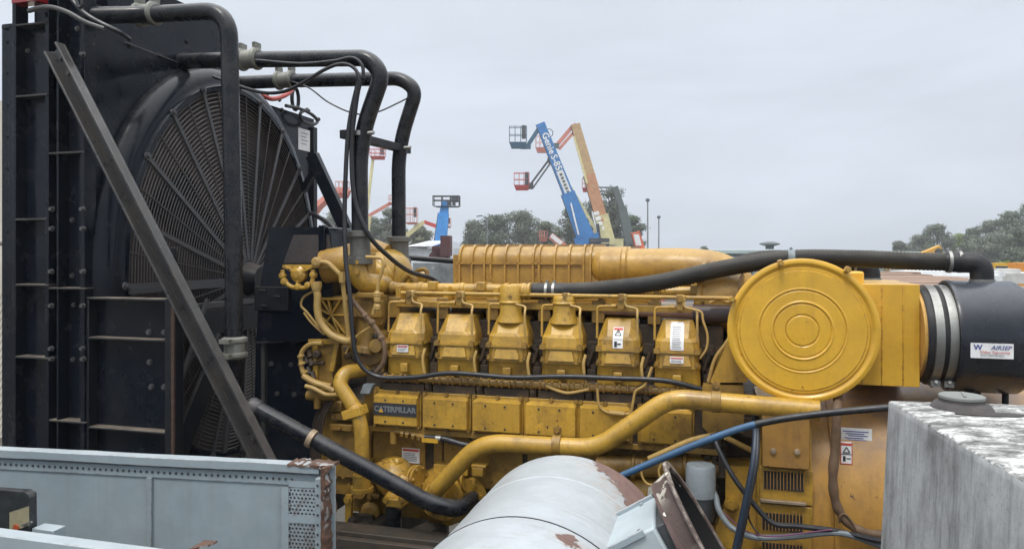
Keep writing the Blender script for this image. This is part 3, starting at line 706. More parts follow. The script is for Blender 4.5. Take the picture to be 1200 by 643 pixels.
# front housing behind
b = MB(); b.prism([QV(371,348,.12),QV(412,346,.12),QV(446,346,.12),QV(450,372,.12),QV(444,395,.12),QV(405,403,.12),QV(377,375,.12)],(0,.9,0)); b.build('gear_housing', YELD, eng, .006)
hp = [(375,350),(416,350),(413,396),(398,392),(376,370)]
b = MB()
for a_, c_ in ((0,1),(1,2),(2,3),(3,4),(4,0)): b.bar(QV(*hp[a_],.105), QV(*hp[c_],.105), .014, .03)
cc_ = QV(389,369,.105)
for q in ((377,350),(400,350),(412,369),(409,396),(375,362),(378,384),(385,350),(400,394)): b.bar(cc_, QV(*q,.105), .010, .026)
b.build('housing_ribs', YEL, eng, .003)
b = MB(); b.plate(412,352,447,372,.09,.04); b.plate(417,343,446,349,.05,.05); b.build('housing_cover', YELD, eng, .006)
b = MB(); b.prism([QV(365,400,.05),QV(392,399,.05),QV(389,470,.05),QV(366,470,.05)],(0,.2,0)); b.build('governor_box', YELD, eng, .006)
b = MB(); b.bar(QV(370,400,.04),QV(370,468,.04),.03,.02); b.bar(QV(395,402,.04),QV(389,435,.04),.03,.02); b.bar(QV(362,400,.04),QV(398,400,.04),.03,.02); b.build('box_flange', YEL, eng, .003)
b = MB(); b.plate(376,470,442,580,.10,.8); b.plate(388,485,410,492,.04,.08); b.plate(386,497,412,505,.04,.08); b.plate(378,470,400,482,.06,.08); b.plate(388,505,434,560,.07,.1); b.plate(412,490,436,508,.05,.08)
for q in ((391,488),(398,501),(404,488),(392,475)): b.hexa(QV(*q,.04),r=.012,h=.014)
b.build('front_cover', YELD, eng, .005)
b = MB(); b.lathe(QV(373,415,.02),(0,-1,0),[(.025,0),(.025,.02),(.018,.03)],16); b.cyl(QV(366,425,.02),QV(380,425,.02),.012,10)
for q,(x,y) in enumerate(((362,410),(364,420),(361,430),(366,436),(358,418))): b.cyl(QV(x,y,.03),QV(x+2,y+8,.02),.018,8)
b.m(1); b.tube(spline([QV(x,y,-.0) for x,y in ((378,402),(364,403),(354,412),(353,428),(358,440),(372,448),(388,452))],6),.014,10)
b.tube(spline([QV(x,y,-.02) for x,y in ((355,440),(366,447),(380,452),(392,458))],6),.016,10); b.tube(spline([QV(x,y,-.03) for x,y in ((358,452),(368,455),(382,462),(396,462))],6),.013,10)
for x,y in ((352,415),(353,424),(356,434),(364,444),(374,449),(384,453)): b.lathe(QV(x,y,-.0),(.4,0,-1),[(.015,0),(.022,.004),(.022,.016),(.015,.02)],8)
b.build('actuator_linkage', [DARKGAP, YELP], eng)
b = MB(); b.cyl(QV(364,462,.05),QV(392,462,.05),.035,14); b.cyl(QV(372,462,.04),QV(372,478,.04),.022,12); b.lathe(QV(366,463,.05),(-1,0,0),[(.03,0),(.03,.03),(.02,.035)],12); b.build('filter_bowl', YELD, eng)
b = MB()
for q in range(5): b.tube(spline([QV(390-q*2.5,470,.0+q*.02),QV(379-q*2.6,492,.0+q*.02),QV(375-q*2.5,530,.0+q*.02),QV(376-q*2.5,560,.0+q*.02)],6),.007,6)
b.build('drive_belts', mat('belt_rubber',(.05,.035,.025),.7), eng)
# round drive arm with half moon bracket
b = MB(); b.lathe(QV(377,313,.12), QV(440,302,.20)-QV(377,313,.12), [(.06,0),(.095,.005),(.102,.02),(.102,.16),(.112,.165),(.112,.19),(.102,.195),(.102,.27),(.08,.29)],32); b.build('fan_drive_tube', YELO, eng)
vb = .0
b = MB(); b.prism([QV(331,310,vb),QV(385,310,vb),QV(386,314,vb),QV(331,314,vb)],(0,.05,0))
b.lathe(QV(349,321,vb),(0,-1,0),[(.05,-.03),(.05,.0),(.03,.015),(.02,.02)],18)
for p_, q_ in (((349,321),(349,311)),((349,321),(334,312)),((349,321),(367,312)),((349,321),(349,337))): b.bar(QV(*p_,vb),QV(*q_,vb),.016,.02)
b.tube(spline([QV(x,y,vb-.01) for x,y in ((331,316),(333,328),(340,335),(349,337),(360,336),(366,329),(367,316))],6),.013,10)
for x,y in ((331,323),(333,330),(349,336),(361,334),(367,322)): b.lathe(QV(x,y,vb-.01),(0,-1,0),[(.02,-.015),(.02,.012),(.01,.016)],8)
b.build('half_moon_bracket', YEL, eng, .002)
b = MB(); b.tube(fillet([QV(372,307,-.02),QV(384,307,-.02),QV(401,324,-.02),QV(402,334,-.02),QV(409,398,.0)],.03,5),.013,10); b.lathe(QV(371,307,-.02),(0,-1,0),[(.03,-.02),(.03,.01),(.018,.018)],12)
b.lathe(QV(401,325,-.03),(0,0,1),[(.018,-.03),(.02,0),(.018,.03)],8); b.build('oil_line', YELP, eng)
b = MB(); b.tube(spline([QV(x,y,-.02) for x,y in ((368,332),(372,345),(372,362),(376,378),(388,392),(404,399),(412,399))],6),.022,12)
b.lathe(QV(371,334,-.02),(.0,0,-1),[(.03,-.02),(.032,.0),(.026,.03)],10); b.build('thick_line', YELP, eng)
b = MB(); b.tube(spline([QV(x,y,-.02) for x,y in ((411,350),(425,366),(437,380),(447,395),(451,410),(449,425),(441,436))],6),.014,10)
for x,y in ((428,370),(436,378),(447,396)): b.lathe(QV(x,y,-.02),(.5,0,-1),[(.014,-.02),(.022,0),(.014,.02)],8)
b.build('banded_line', LOOM, eng)
b = MB(); b.tube(fillet([QV(429,301,.0),QV(448,302,.0),QV(450,310,.0),QV(443,332,.0),QV(442,350,.0),QV(437,368,.0)],.025,5),.010,10)
for y in (345,351,360): b.lathe(QV(442,y,.0),(0,0,1),[(.012,-.02),(.02,-.01),(.02,.01),(.012,.02)],8)
b.build('hooked_line', YELP, eng)
b = MB(); b.tube(spline([QV(x,y,.02) for x,y in ((369,340),(356,348),(353,358),(360,366),(375,385))],6),.007,8); b.tube(spline([QV(x,y,.02) for x,y in ((356,366),(365,378),(380,392))],6),.006,8)
b.tube(spline([QV(x,y,.0) for x,y in ((436,382),(420,392),(410,404),(405,414))],6),.007,8); b.each('thin_line', YELP, eng)
b = MB(); b.lathe(QV(434,378,.1),(-.1,-.2,-1),[(.07,0),(.062,.03),(.06,.14),(.07,.15),(.07,.18)],22); b.lathe(QV(437,408,.1),(.0,-1,0),[(.12,-.1),(.115,.03),(.09,.05)],22); b.lathe(QV(442,405,.04),(.1,-1,.1),[(.04,0),(.04,.03),(.014,.032)],16)
b.plate(420,425,450,440,.06,.2); b.plate(400,405,420,440,.1,.2); b.build('water_elbow', YELD, eng, .003)
b = MB()
for q in range(16):
    c = QV(405+random.random()*46, 372+random.random()*70, .06+random.random()*.03); b.lathe(c,(random.uniform(-.5,.5),-1,random.uniform(-.5,.5)),[(.02,0),(.018,.03),(.01,.035)],8)
b.each('fitting', DARKGAP, eng)
# thermostat housing and elbow under pipe B
vB = .10
b = MB(); b.tube(fillet([QV(416,302,vB),QV(422,330,vB),QV(445,334,vB+.1),QV(450,334,vB+.25)],.06,7),.062,20); b.plate(417,296,432,338,vB-.0,.1)
for y in (307,319): b.hexa(QV(419,y,vB-.06),r=.014,h=.014)
b.build('outlet_elbow', YEL, eng, .004)
b = MB(); b.tube(fillet([QV(386,325,.6),QV(390,292,.6),QV(430,291,.6),QV(452,300,.6)],.12,8),.078,24); b.build('bypass_pipe', YELO, eng)
b = MB(); b.lathe(QV(452,350,.62),(0,0,1),[(.19,0),(.185,.15),(.175,.20),(.15,.26),(.11,.30),(.06,.325),(0,.33)],36)
for q in range(6): b.lathe(QV(452,350,.62)+Vector((-.16+q*.06,-.19+.03*abs(q-2.5)/2.5,.02)),(0,0,1),[(.012,0),(.012,.2-.01*q),(.006,.21)],8)
b.build('thermostat_housing', YEL, eng, .002)
b = MB(); b.lathe(QV(437,326,.42),(-.2,-1,0),[(.10,-.1),(.10,0),(.075,.02),(.05,.025)],24); b.lathe(QV(488,335,.7),(-.1,-1,0),[(.10,-.05),(.10,0),(.085,.015),(.03,.02)],24); b.each('water_manifold', YEL, eng, .003)
b = MB(); b.tube(fillet([QV(466,305,.7),QV(468,330,.7),QV(480,335,.6)],.06,7),.06,20); b.tube(spline([QV(x,y,.4) for x,y in ((470,345),(472,330),(480,322),(486,330),(487,346))],6),.02,10); b.build('rear_elbow', YELD, eng)
b = MB(); b.lathe(QV(422,304,vB),(0,0,1),[(.055,-.03),(.075,-.025),(.075,.01),(.062,.015),(.060,.10),(.062,.13),(.075,.135),(.075,.165),(.055,.17)],26)
for q in range(8): a = q*math.pi/4; b.hexa(QV(422,304,vB)+Vector((math.cos(a)*.066,math.sin(a)*.066,.01)),(0,0,1),.008,.012)
b.build('rubber_coupling', CPR, eng)
b = MB(); b.lathe(QV(468,305,.7),(0,0,1),[(.055,-.03),(.078,-.025),(.078,.01),(.064,.015),(.062,.10),(.064,.12),(.078,.125),(.078,.155),(.055,.16)],26); b.build('rubber_coupling', CPR, eng)
# deck clutter under the black cable
b = MB(); b.plate(470,343,530,350,.5,.4)
for q in range(12):
    c = QV(478+q*4.4, 338+random.random()*8, .5+random.random()*.2); b.lathe(c,(0,0,1),[(.03,0),(.025,.03),(.02,.05)],8)
b.plate(474,330,500,345,.8,.1); b.tube(fillet([QV(484,345,.6),QV(485,318,.6),QV(500,314,.6),QV(502,340,.6)],.04),.015,8); b.each('deck_fitting', YELD, eng, .003)
# aftercooler housing (ribbed, rounded top)
vA0 = .42; aL = QV(529,320,vA0).x; aR = QV(738,320,vA0).x; zb = QV(620,345,vA0).z; zt = QV(620,289,vA0+.18).z
prof = [(vA0,zb+.0)]
for i in range(9): a = math.pi/2*i/8; prof.append((vA0+.09*(1-math.cos(a)), zt-.09+.09*math.sin(a)))
prof += [(vA0+.55,zt)] 
for i in range(9): a = math.pi/2*(1-i/8); prof.append((vA0+.55+.09*math.cos(a), zt-.09+.09*math.sin(a)))
prof.append((vA0+.64,zb))
b = MB(); b.loft([[Vector((x,v+dv_,z-dz_)) for v,z in prof for dv_,dz_ in ((0,0),)] for x in (aL+.04, aR)]); 
b.box((aL-.0,vA0+.03,zb),(aL+.05,vA0+.6,zt-.05))
ac = b.build('aftercooler_housing', YELO, eng, .012)
b = MB()
def rib(x, wd=.012, ex=.014):
    pr = [((v-(vA0+.32))*1.0, z) for v,z in prof]; c_ = vA0+.32
    o1 = [Vector((x-wd/2, c_+(v*(1+ex/.32)), zb if i in (0,len(pr)-1) else z+ex)) for i,(v,z) in enumerate(pr)]
    b.loft([o1,[p+Vector((wd,0,0)) for p in o1]])
for x in (539,553.5,568,575.5,592,607.5,625,632,650,667,684,692): rib(QV(x,320,vA0).x)
zm = QV(600,308.5,vA0).z; b.box((aL+.03,vA0-.014,zm-.006),(QV(684,320,vA0).x,vA0+.01,zm+.006))
b.build('housing_ribs', YELO, ac, .003)
b = MB(); b.box((aL-.03,vA0-.04,zb-.03),(QV(765,345,vA0).x,vA0+.68,zb+.006))
for x in (534,575,633,681,700): b.hexa(QV(x,329,vA0-.0),r=.012,h=.014)
b.build('housing_flange', YELO, ac, .004)
b = MB(); b.box((aL,vA0+.0,H-.40),(aR+.1,vA0+.6,zb-.02)); b.plate(533,331,541,352,vA0-.03,.05); b.plate(568,331,577,352,vA0-.03,.05); b.build('aftercooler_base', YELD, ac, .006)
# big intake elbow to the right of it
vD = .48
p = fillet([QV(706,313,vD), QV(800,313,vD), QV(858,322,vD), QV(878,400,vD)], [.4,.25], 12)
b = MB(); b.tube(p, lambda t: .108+.012*min(1,t*2), 32); b.lathe(QV(733,313,vD),(1,0,0),[(.108,-.02),(.121,-.01),(.121,.01),(.11,.02)],32); b.lathe(QV(707,313,vD),(-1,0,0),[(.108,-.01),(.098,.03),(.07,.058),(.035,.07),(0,.072)],32)
b.build('intake_duct', YELO, eng)
b = MB(); b.prism([QV(762,352,.5),QV(766,300,.5),QV(860,320,.5),QV(868,395,.5),QV(826,440,.5),QV(790,440,.5)],(0,.3,0)) if False else None
b = MB(); b.lathe(QV(826,350,.36),(1,-.2,0),[(.21,0),(.21,.02),(.19,.03),(.18,.13),(.15,.2)],32)
for q in range(14): a = math.pi*2*q/14; b.hexa(QV(826,350,.36)+Vector((-.0,math.cos(a)*.19,math.sin(a)*.19)),(-1,.2,0),.012,.014)
b.build('turbo_compressor', YELD, eng, .002)
b = MB(); b.plate(813,323,822,372,.34,.06); b.build('turbo_strap', YEL, eng, .003)
b = MB(); b.lathe(QV(818,420,.45),(0,-1,0),[(.24,-.1),(.24,0),(.19,.08),(.15,.10)],32)
for q in range(10): a = math.pi*2*q/10; d_=Vector((math.cos(a),0,math.sin(a))); b.bar(QV(818,420,.37)+d_*.05, QV(818,420,.37)+d_*.2, .015,.03)
b.tube(fillet([QV(800,440,.3),QV(822,400,.3),QV(840,380,.3)],.1),.06,14); b.build('turbo_housing', DARKGAP, eng, .002)
b = MB(); b.cyl(QV(812,367,.16),QV(856,368,.16),.047,20); b.m(1); b.cyl(QV(706,362,.16),QV(812,367,.16),.030,16); b.build('dark_sleeve', [mat('plum_rubber',(.045,.035,.045),.5,bump=.15,grime=(.1,.07,.06),g_amt=.5,g_scale=12), mat('faded_pink_paint',(.26,.15,.13),.6,grime=(.4,.25,.08),g_amt=.6,g_scale=8)], eng)
b = MB(); b.tube(spline([QV(x,y,.0) for x,y in ((812,362),(822,366),(824,376),(829,392),(828,408),(820,420))],6),.006,8); b.tube(spline([QV(x,y,.02) for x,y in ((868,372),(852,400),(838,420),(830,447))],6),.009,8)
b.tube(spline([QV(x,y,.1) for x,y in ((832,355),(842,351),(852,354),(858,352))],6),.009,8)
b.each('sensor_wire', YELP, eng)
# breathers
def breather(u, px, y_top, adapter):
    b = MB(); zt_ = QV(px,y_top,.12).z
    b.lathe((u,.085,H-.40),(0,0,1),[(.078,0),(.062,.05),(.060,.10),(.067,.104),(.067,.112),(.062,.116),(.062,zt_-H+.39),(.055,zt_-H+.40)],28)
    if adapter:
        zc_ = zt_-.035; b.lathe((u+.05,.10,zc_),(1,0,0),[(.04,-.05),(.04,.01),(.045,.015),(.045,.028),(.040,.032),(.040,.042),(.045,.046),(.045,.06),(.03,.062)],20)
    return b.build('breather', YEL, eng, .003)
breather(uk[2], 596, 333, True); breather(uk[3], 658, 346, False)
# air cleaner elbow with the big round cover
b = MB(); b.prism([QV(855,395,-.02),QV(876,395,-.02),QV(876,448,-.02),QV(832,448,-.02)],(0,.4,0)); b.build('elbow_body', YEL, eng, .006)
b = MB(); b.prism([QV(823,452,-.04),QV(872,452,-.04),QV(872,507,-.04),QV(830,507,-.04),QV(823,500,-.04)],(0,.15,0)); 
for x in (838,850): b.hexa(QV(x,503,-.04),r=.014,h=.012)
b.build('flywheel_bracket', YELD, eng, .006)
b = MB(); vC = -.12; c = QV(940,387,vC); rr = (QV(1029,387,vC).x-QV(852,387,vC).x)/2
b.lathe(c,(0,-1,0),[(rr-.01,-.22),(rr-.01,-.02),(rr+.004,-.012),(rr+.006,.004),(rr-.012,.014),(rr-.022,.010),(rr-.028,.0),(rr-.034,.0),(rr-.040,.006)]+[(rr*(1-q/150.), .012-.004*(1 if rr*(1-q/150.)>rr*.84 else 0)+.0045*math.exp(-((1-q/150.-.405)/.012)**2)-.0045*math.exp(-((1-q/150.-.57)/.009)**2)+.003*math.exp(-((1-q/150.-.59)/.009)**2)-.0045*math.exp(-((1-q/150.-.22)/.010)**2)-.003*math.exp(-((1-q/150.-.38)/.008)**2)) for q in range(18,149)]+[(0,.012)],96) if True else b.lathe(c,(0,-1,0),[
   (rr*.575,.016),(rr*.565,.011),(rr*.55,.011),(rr*.54,.016),(rr*.425,.016),(rr*.415,.021),(rr*.40,.021),(rr*.39,.015),(rr*.235,.015),(rr*.225,.010),(rr*.21,.010),(rr*.20,.015),(0,.016)],96)
rc = b.build('round_cover', YELB, eng, sharp=60)
b = MB()
for x,y in ((914,308),(992,316),(858,350)):
    q = QV(x,y,vC); d_ = (q-c).normalized(); b.obox(q+Vector((0,-.01,0)), d_*.015, Vector((0,.03,0)), d_.cross(Vector((0,1,0)))*.010); b.hexa(q+Vector((0,-.045,0)),r=.01,h=.02)
b.each('cover_clip', YEL, rc, .003)
b = MB(); b.plate(1000,333,1078,452,-.03,.5); 
for x in (1010,1033,1058): b.plate(x,333,x+1.2,451,-.034,.01)
b.build('air_box', YELB, eng, .006)
b = MB(); b.plate(985,318,1013,350,.02,.1); b.build('air_box_lug', YELB, eng, .01)
b = MB(); c = QV(1070,391,.10); ax = Vector((1,0,0)); b.lathe(c,ax,[(.215,0),(.215,.17)],40); b.build('air_inlet_neck', mat('neck_paint_over_rust',(.50,.28,.06),.55,grime=(.13,.06,.04),g_amt=.95,g_scale=2.2,chip=(.1,.05,.035),chip_amt=.12,chip_scale=50,bump=.3), eng)
# lower right: pipe run behind, solenoid, bolts, canister
b = MB(); b.cyl(QV(700,545,.05),QV(850,548,.05),.055,18); b.cyl(QV(715,575,.1),QV(800,578,.1),.09,18)
for x in (740,775,800): b.lathe(QV(x,546,.05),(1,0,0),[(.055,0),(.064,.004),(.064,.02),(.055,.024)],18)
b.plate(805,505,822,600,.05,.05); b.build('starter_motor', YELD, eng, .003)
b = MB(); b.tube(fillet([QV(760,537,-.12),QV(812,514,-.12),QV(838,509,-.10)],.15,6),.013,10); b.tube(fillet([QV(850,512,-.1),QV(880,527,-.05)],.05),.013,10); b.build('oil_feed_line', YELP, eng)
b = MB(); b.tube(spline([QV(x,y,-.1) for x,y in ((752,540),(752,556),(758,566),(768,568))],6),.006,8); b.tube(spline([QV(x,y,-.1) for x,y in ((776,540),(772,552),(775,562))],6),.006,8)
b.tube(spline([QV(x,y,-.05) for x,y in ((700,455),(702,474),(710,482),(722,484),(738,484),(742,470),(745,458),(756,450),(764,430))],6),.007,8)
b.cyl(QV(714,483,-.055),QV(732,485,-.055),.014,8); b.tube(spline([QV(x,y,-.03) for x,y in ((640,452),(655,458),(668,460),(690,456))],6),.008,8)
for u in uk[:-1]: b.tube(spline([(u+.135,-.02,H-.55),(u+.125,-.03,H-.60),(u+.13,-.03,H-.66),(u+.14,-.025,H-.71)],5),.008,8); 
b.each('sensor_wire', YELP, eng)
b = MB(); b.lathe(QV(821,580,-.10),(0,0,-1),[(.02,-.155),(.066,-.152),(.072,-.14),(.072,-.0)],26); b.m(1); b.lathe(QV(821,580,-.10),(0,0,-1),[(.068,0),(.066,.10),(.06,.12)],26); b.build('starter_solenoid', [SGREY, DGREY], eng)
b = MB(); b.prism([QV(850,546,.0),QV(886,546,.0),QV(886,643,.0),QV(846,643,.0),QV(838,620,.0),QV(850,590,.0)],(0,.3,0)); b.build('flywheel_housing', YEL, eng, .006)
b = MB(); b.lathe(QV(857,590,.0),(0,-1,0),[(.034,0),(.036,.01),(.03,.02)],24); b.hexa(QV(857,590,-.015),r=.026,h=.02); b.m(1); b.cyl(QV(876,603,.0),QV(876,603,-.002),.011,12); b.build('housing_bolt', [YEL,INK], eng)
b = MB()
for q in range(18): c = QV(826+random.random()*22, 512+random.random()*75, .05); b.lathe(c,(random.uniform(-.6,.6),-1,random.uniform(-.6,.6)),[(.024,0),(.02,.04),(.012,.05)],8)
b.plate(842,530,850,560,-.02,.05); b.plate(868,490,884,512,.0,.1); b.each('lower_fitting', DARKGAP, eng, .002)

# ================================================================== GENERATOR
gen = thing('generator', 'big round bodied yellow generator with rust stained brown top at the right of the engine', 'generator', (2.0,.65,.75))
cu0 = QV(893,550,-.13).x
b = MB(); GRZ = H-1.38; GR_ = .76; gv = .64
b.lathe((cu0+.02,gv,GRZ),(1,0,0),[(GR_,0),(GR_,1.45),(GR_-.06,1.48),(.3,1.5)],72)
b.build('generator_body', YELG, gen, sharp=30)
b = MB(); ub = QV(978,550,-.12).x
b.lathe((ub,gv,GRZ),(1,0,0),[(GR_,0),(GR_+.012,.001),(GR_+.012,.02),(GR_,.021)],72); b.build('body_band', YELG, gen)
b = MB(); b.box((cu0-.02,-.12,.6),(QV(953,550,-.18).x,.3,H-.73)); b.build('vent_housing', YEL, gen, .006)
vG = -.19
b = MB(); b.plate(893,476,949,548.5,vG,.06); ap = b.build('access_panel', YELG, gen, .004)
b = MB(); b.m(0)
for x,y in ((906,528),(934,529)): b.lathe(QV(x,y,vG),(0,-1,0),[(.014,0),(.012,.012),(0,.014)],14)
b.each('panel_fastener', BRZ, ap)
def louvre(x0,y0,x1,y1,v,n):
    b = MB(); b.plate(x0,y0,x1,y1,v+.012,.02); b.m(1)
    for i in range(n+1):
        x = x0+(x1-x0)*i/n; b.plate(x-.42,y0,x+.42,y1,v-.004,.016)
    b.build('louvre', [INK, YELG], gen)
for z_ in ((890,549,953,590),(889,592,952,643)): 
    b = MB(); b.plate(*z_, -.15, .04); b.build('louvre_panel', YEL, gen, .003)
louvre(895,553,942,574,-.165,12); louvre(893,602,941,622,-.165,12); louvre(893,637,941,655,-.165,12)
b = MB(); b.plate(891,587,945,590.5,-.175,.02); b.build('panel_slot', BRZ, gen, .002)
for x0,y0,x1,y1,kind in ((984,502,1022,519,'t'),(985,518,999,543.5,'w')):
    b = MB(); zc_ = QV((x0+x1)/2,y1,-.10)
    vv = gv-GR_*math.cos(math.asin((zc_.z-GRZ)/GR_))-.012
    b.plate(x0,y0,x1,y1,vv,.012)
    if kind == 't':
        b.m(1)
        for q in range(5): b.plate(x0+4+(q*3)%7,y0+3+q*2.5,x1-4-(q*5)%9,y0+4+q*2.5,vv-.0015,.003)
    else:
        b.m(2); b.plate(x0+1,y0+1,x1-1,y0+3.5,vv-.0015,.003); b.m(3)
        for a_,c_ in (((988,530),(992,523.5)),((992,523.5),(996,530)),((996,530),(988,530))): b.bar(QV(*a_,vv-.0015),QV(*c_,vv-.0015),.004,.002)
        b.plate(x0+.5,531.5,x1-.5,532.3,vv-.0015,.003); b.plate(x0+3,534,x0+6,540,vv-.0015,.003); b.plate(x0+7,536.5,x1-2,537.7,vv-.0015,.003)
        b.m(2); b.plate(x0,y0,x0+.8,y1,vv-.0015,.003); b.plate(x1-.8,y0,x1,y1,vv-.0015,.003); b.plate(x0,y1-.8,x1,y1,vv-.0015,.003)
    b.build('warning_label' if kind=='w' else 'text_label', [WHT,LBL,RED,INK], gen)

b = MB(); b.box((.98,.16,.8),(cu0+.03,1.1,H-.75)); b.build('bell_housing', DARKGAP, gen, .01)  # dark block closes the gap here, its shade put into the colour
# skid
b = MB(); b.box((-2.9,-.25,.55),(3.4,-.12,.78)); b.box((-2.9,1.3,.55),(3.4,1.43,.78))
for x in (-2.85,-1.6,-1.0,0,1.0,2.2,3.3): b.box((x,-.12,.57),(x+.12,1.3,.76))
b.bar(QV(478,640,-.12),QV(516,622,.1),.12,.12,(0,0,1)); b.box((-1.3,-.3,.50),(1.6,-.26,.76))
for x in (-2.8,-1.2,.6,3.2): b.box((x,-.3,.012),(x+.18,1.46,.55))
tag(b.build('skid_frame', SKID, None, .004), 'oily dark steel skid frame carrying engine, radiator and generator', 'skid')
b = MB()
for x,y in ((414,611),(428,615),(414,625),(428,628)): b.hexa(QV(x,y,-.05),r=.025,h=.03)
b.plate(408,603,436,640,-.02,.03); tag(b.build('mount_plate', SKID), 'dark mounting plate with four big nuts below the yellow strap', 'plate')
# ================================================================== AIR INTAKE CANISTER AND BOOT
vN_ = .10
bt = thing('rubber_boot', 'black rubber boot held by two steel bands between yellow inlet neck and dark canister', 'rubber boot', QV(1103,455,vN_))
c0 = QV(1095,391,-.13); c1 = QV(1121,392,-.13); c0.y = c1.y = vN_; c0.z = c1.z = QV(1105,392,vN_).z
ax = Vector((1,0,0)); L = c1.x-c0.x
b = MB(); b.lathe(c0-ax*.02, ax, [(.222,0),(.228,.01),(.226,L*.5),(.232,L+.02),(.222,L+.04)], 48); b.build('boot', RUB, bt)
for q in (.008, L-.025):
    b = MB(); b.lathe(c0+ax*q, ax, [(.23,0),(.238,.001),(.238,.036),(.23,.037)], 48)
    b.obox(c0+ax*(q+.018)+Vector((0,-.12,-.212)), (.02,0,0),(0,.03,0),(0,0,.014)); b.cyl(c0+ax*(q+.018)+Vector((0,-.16,-.20)), c0+ax*(q+.018)+Vector((0,-.08,-.235)), .008, 8)
    b.build('clamp_band', STEEL, bt)
cn = thing('air_canister', 'dark navy air intake canister with small white maker plate at the right edge', 'canister', QV(1160,455,vN_))
s0 = QV(1122,395,vN_-.2); e0 = QV(1212,395,vN_-.1); s0.y = e0.y = vN_; Lc = e0.x-s0.x; Rc = .262
s0.z = QV(1150,394,vN_).z; 
CANM = mat('canister_paint', (.010,.014,.021), .24, grime=(.03,.033,.04), g_amt=.4, g_scale=4, streak=.2, chip=(.015,.015,.02), chip_amt=.06, chip_scale=9, bump=.05, waves=.2, dust=(.075,.08,.095), dust_amt=.7)
b = MB(); b.lathe(s0, ax, [(Rc-.02,.02),(Rc-.012,0),(Rc,.0),(Rc+.004,.012),(Rc,.02),(Rc,Lc-.06),(Rc-.03,Lc-.015),(Rc-.10,Lc),(0,Lc+.01)], 64); b.build('canister_body', CANM, cn, sharp=50)
b = MB(); b.lathe(s0-ax*.0, ax, [(Rc-.018,-.0),(Rc-.018,.015),(.16,.02)], 48); b.build('canister_end', BLKM, cn)
a_ = math.asin(.42*Rc/Rc); 
lc = QV(1162,401.5,vN_-Rc+.002); lc.z = s0.z-.035
b = MB(); w2, h2 = .083, .033; fv = vN_-Rc-.004
def lab(x0,z0,x1,z1,dv,mi): b.m(mi); b.box((lc.x+x0,fv-dv,lc.z+z0),(lc.x+x1,fv-dv+.006,lc.z+z1))
lab(-w2,-h2,w2,h2,.0,0)
b.m(1); b.text('W', (lc.x-.055,fv-.002,lc.z+.014), (1,0,0),(0,0,1), .032, .03); b.text('AIRSEP', (lc.x+.034,fv-.002,lc.z+.014), (1,0,0),(0,0,1), .026, .01, .3)
b.m(2); b.text('Walker Engineering', (lc.x+.01,fv-.002,lc.z-.006), (1,0,0),(0,0,1), .0145, .006)
b.m(3); b.text('ENTERPRISES', (lc.x,fv-.002,lc.z-.020), (1,0,0),(0,0,1), .016, .004)
b.build('maker_plate', [STEEL if False else WHT, LBL, RED, LGR], cn)
b = MB()
for px in (1143,1180):
    q = QV(px,455,vN_-.05); b.cyl((q.x,vN_-.03,s0.z-Rc-.045),(q.x,vN_-.03,s0.z-Rc+.03),.028 if px==1143 else .014,12)
b.build('drain_stub', BLKM, cn)
b = MB(); q = QV(1151,331,vN_+.02); b.cyl((q.x,vN_+.02,s0.z+Rc-.05),(q.x,vN_+.02,q.z+.01),.046,20); b.build('outlet_stub', BLKM, cn)

# ribbed breather hose
def ribbed(pts, r, name, label, group=None, pitch=.017):
    p = spline(pts, 60); L = sum((p[i+1]-p[i]).length for i in range(len(p)-1)); n = int(L/pitch*2.0)
    out = []; acc = 0; step = L/n; i = 0; out.append(p[0]); need = step
    for i in range(len(p)-1):
        seg = (p[i+1]-p[i]).length
        while acc+seg >= need and len(out) < n: out.append(p[i].lerp(p[i+1], (need-acc)/seg)); need += step
        acc += seg
    out.append(p[-1]); t = thing(name, label, 'hose', pts[0], group=group); k = [0]
    rr = [r*(1+.045*(1 if j%2 else -1)) for j in range(len(out))]
    b = MB(); m_ = len(out)-1; b.tube(out, lambda f: rr[int(round(f*m_))], 20); b.build('hose_body', HOSE, t, sharp=80)
    return t
def band(t, c, d, r, m_=STEEL, w_=.016):
    b = MB(); d = Vector(d).normalized(); c = Vector(c); b.lathe(c-d*w_/2, d, [(r-.006,0),(r,.001),(r,w_-.001),(r-.006,w_)], 24)
    e = d.orthogonal().normalized(); b.cyl(c+Vector((0,-.012,r+.004)), c+Vector((0,.02,r+.004)), .007, 8); b.build('clamp_band', m_, t)
h1 = ribbed([QV(612,341,.14),QV(655,341,.14),QV(700,339,.13),QV(770,331,.13),QV(850,314,.17),QV(925,303,.22),QV(1000,303,.22),QV(1075,306,.18),QV(1128,307,.13)], .044, 'breather_hose', 'long ribbed black hose running above the engine and the round cover to the canister')
b = MB(); e_ = fillet([QV(1108,306.5,.15),QV(1150,308,.12),QV(1151,333,.12)],.10,12); b.tube(e_, .050, 20); b.build('hose_elbow', RUB, h1)
b = MB(); e_ = [QV(613,341,.14),QV(662,341,.14)]; b.tube(e_,.046,20); b.build('hose_cuff', RUB, h1)
for x in (641,649.5): band(h1, QV(x,341,.14), (1,0,0), .049)
for x in (1112,1124): band(h1, QV(x,306.5,.145), (1,0,0), .054)
band(h1, QV(1151,329,.12), (0,0,1), .054); band(h1, QV(927,303,.22), (1,0,0), .048, CABG, .035)
h2 = ribbed([QV(846,330,.9),QV(870,308,.95),QV(920,302,1.0),QV(1000,311,1.0)], .048, 'breather_hose', 'second shorter black hose hidden behind the round cover, ending in a small elbow')
b = MB(); b.tube(fillet([QV(998,311,1.0),QV(1020,312,1.0),QV(1021,331,1.0)],.1,8),.052,18); b.build('hose_elbow', RUB, h2)
band(h2, QV(1021,327,1.0),(0,0,1),.056); band(h2, QV(1001,311,1.0),(1,0,0),.054)

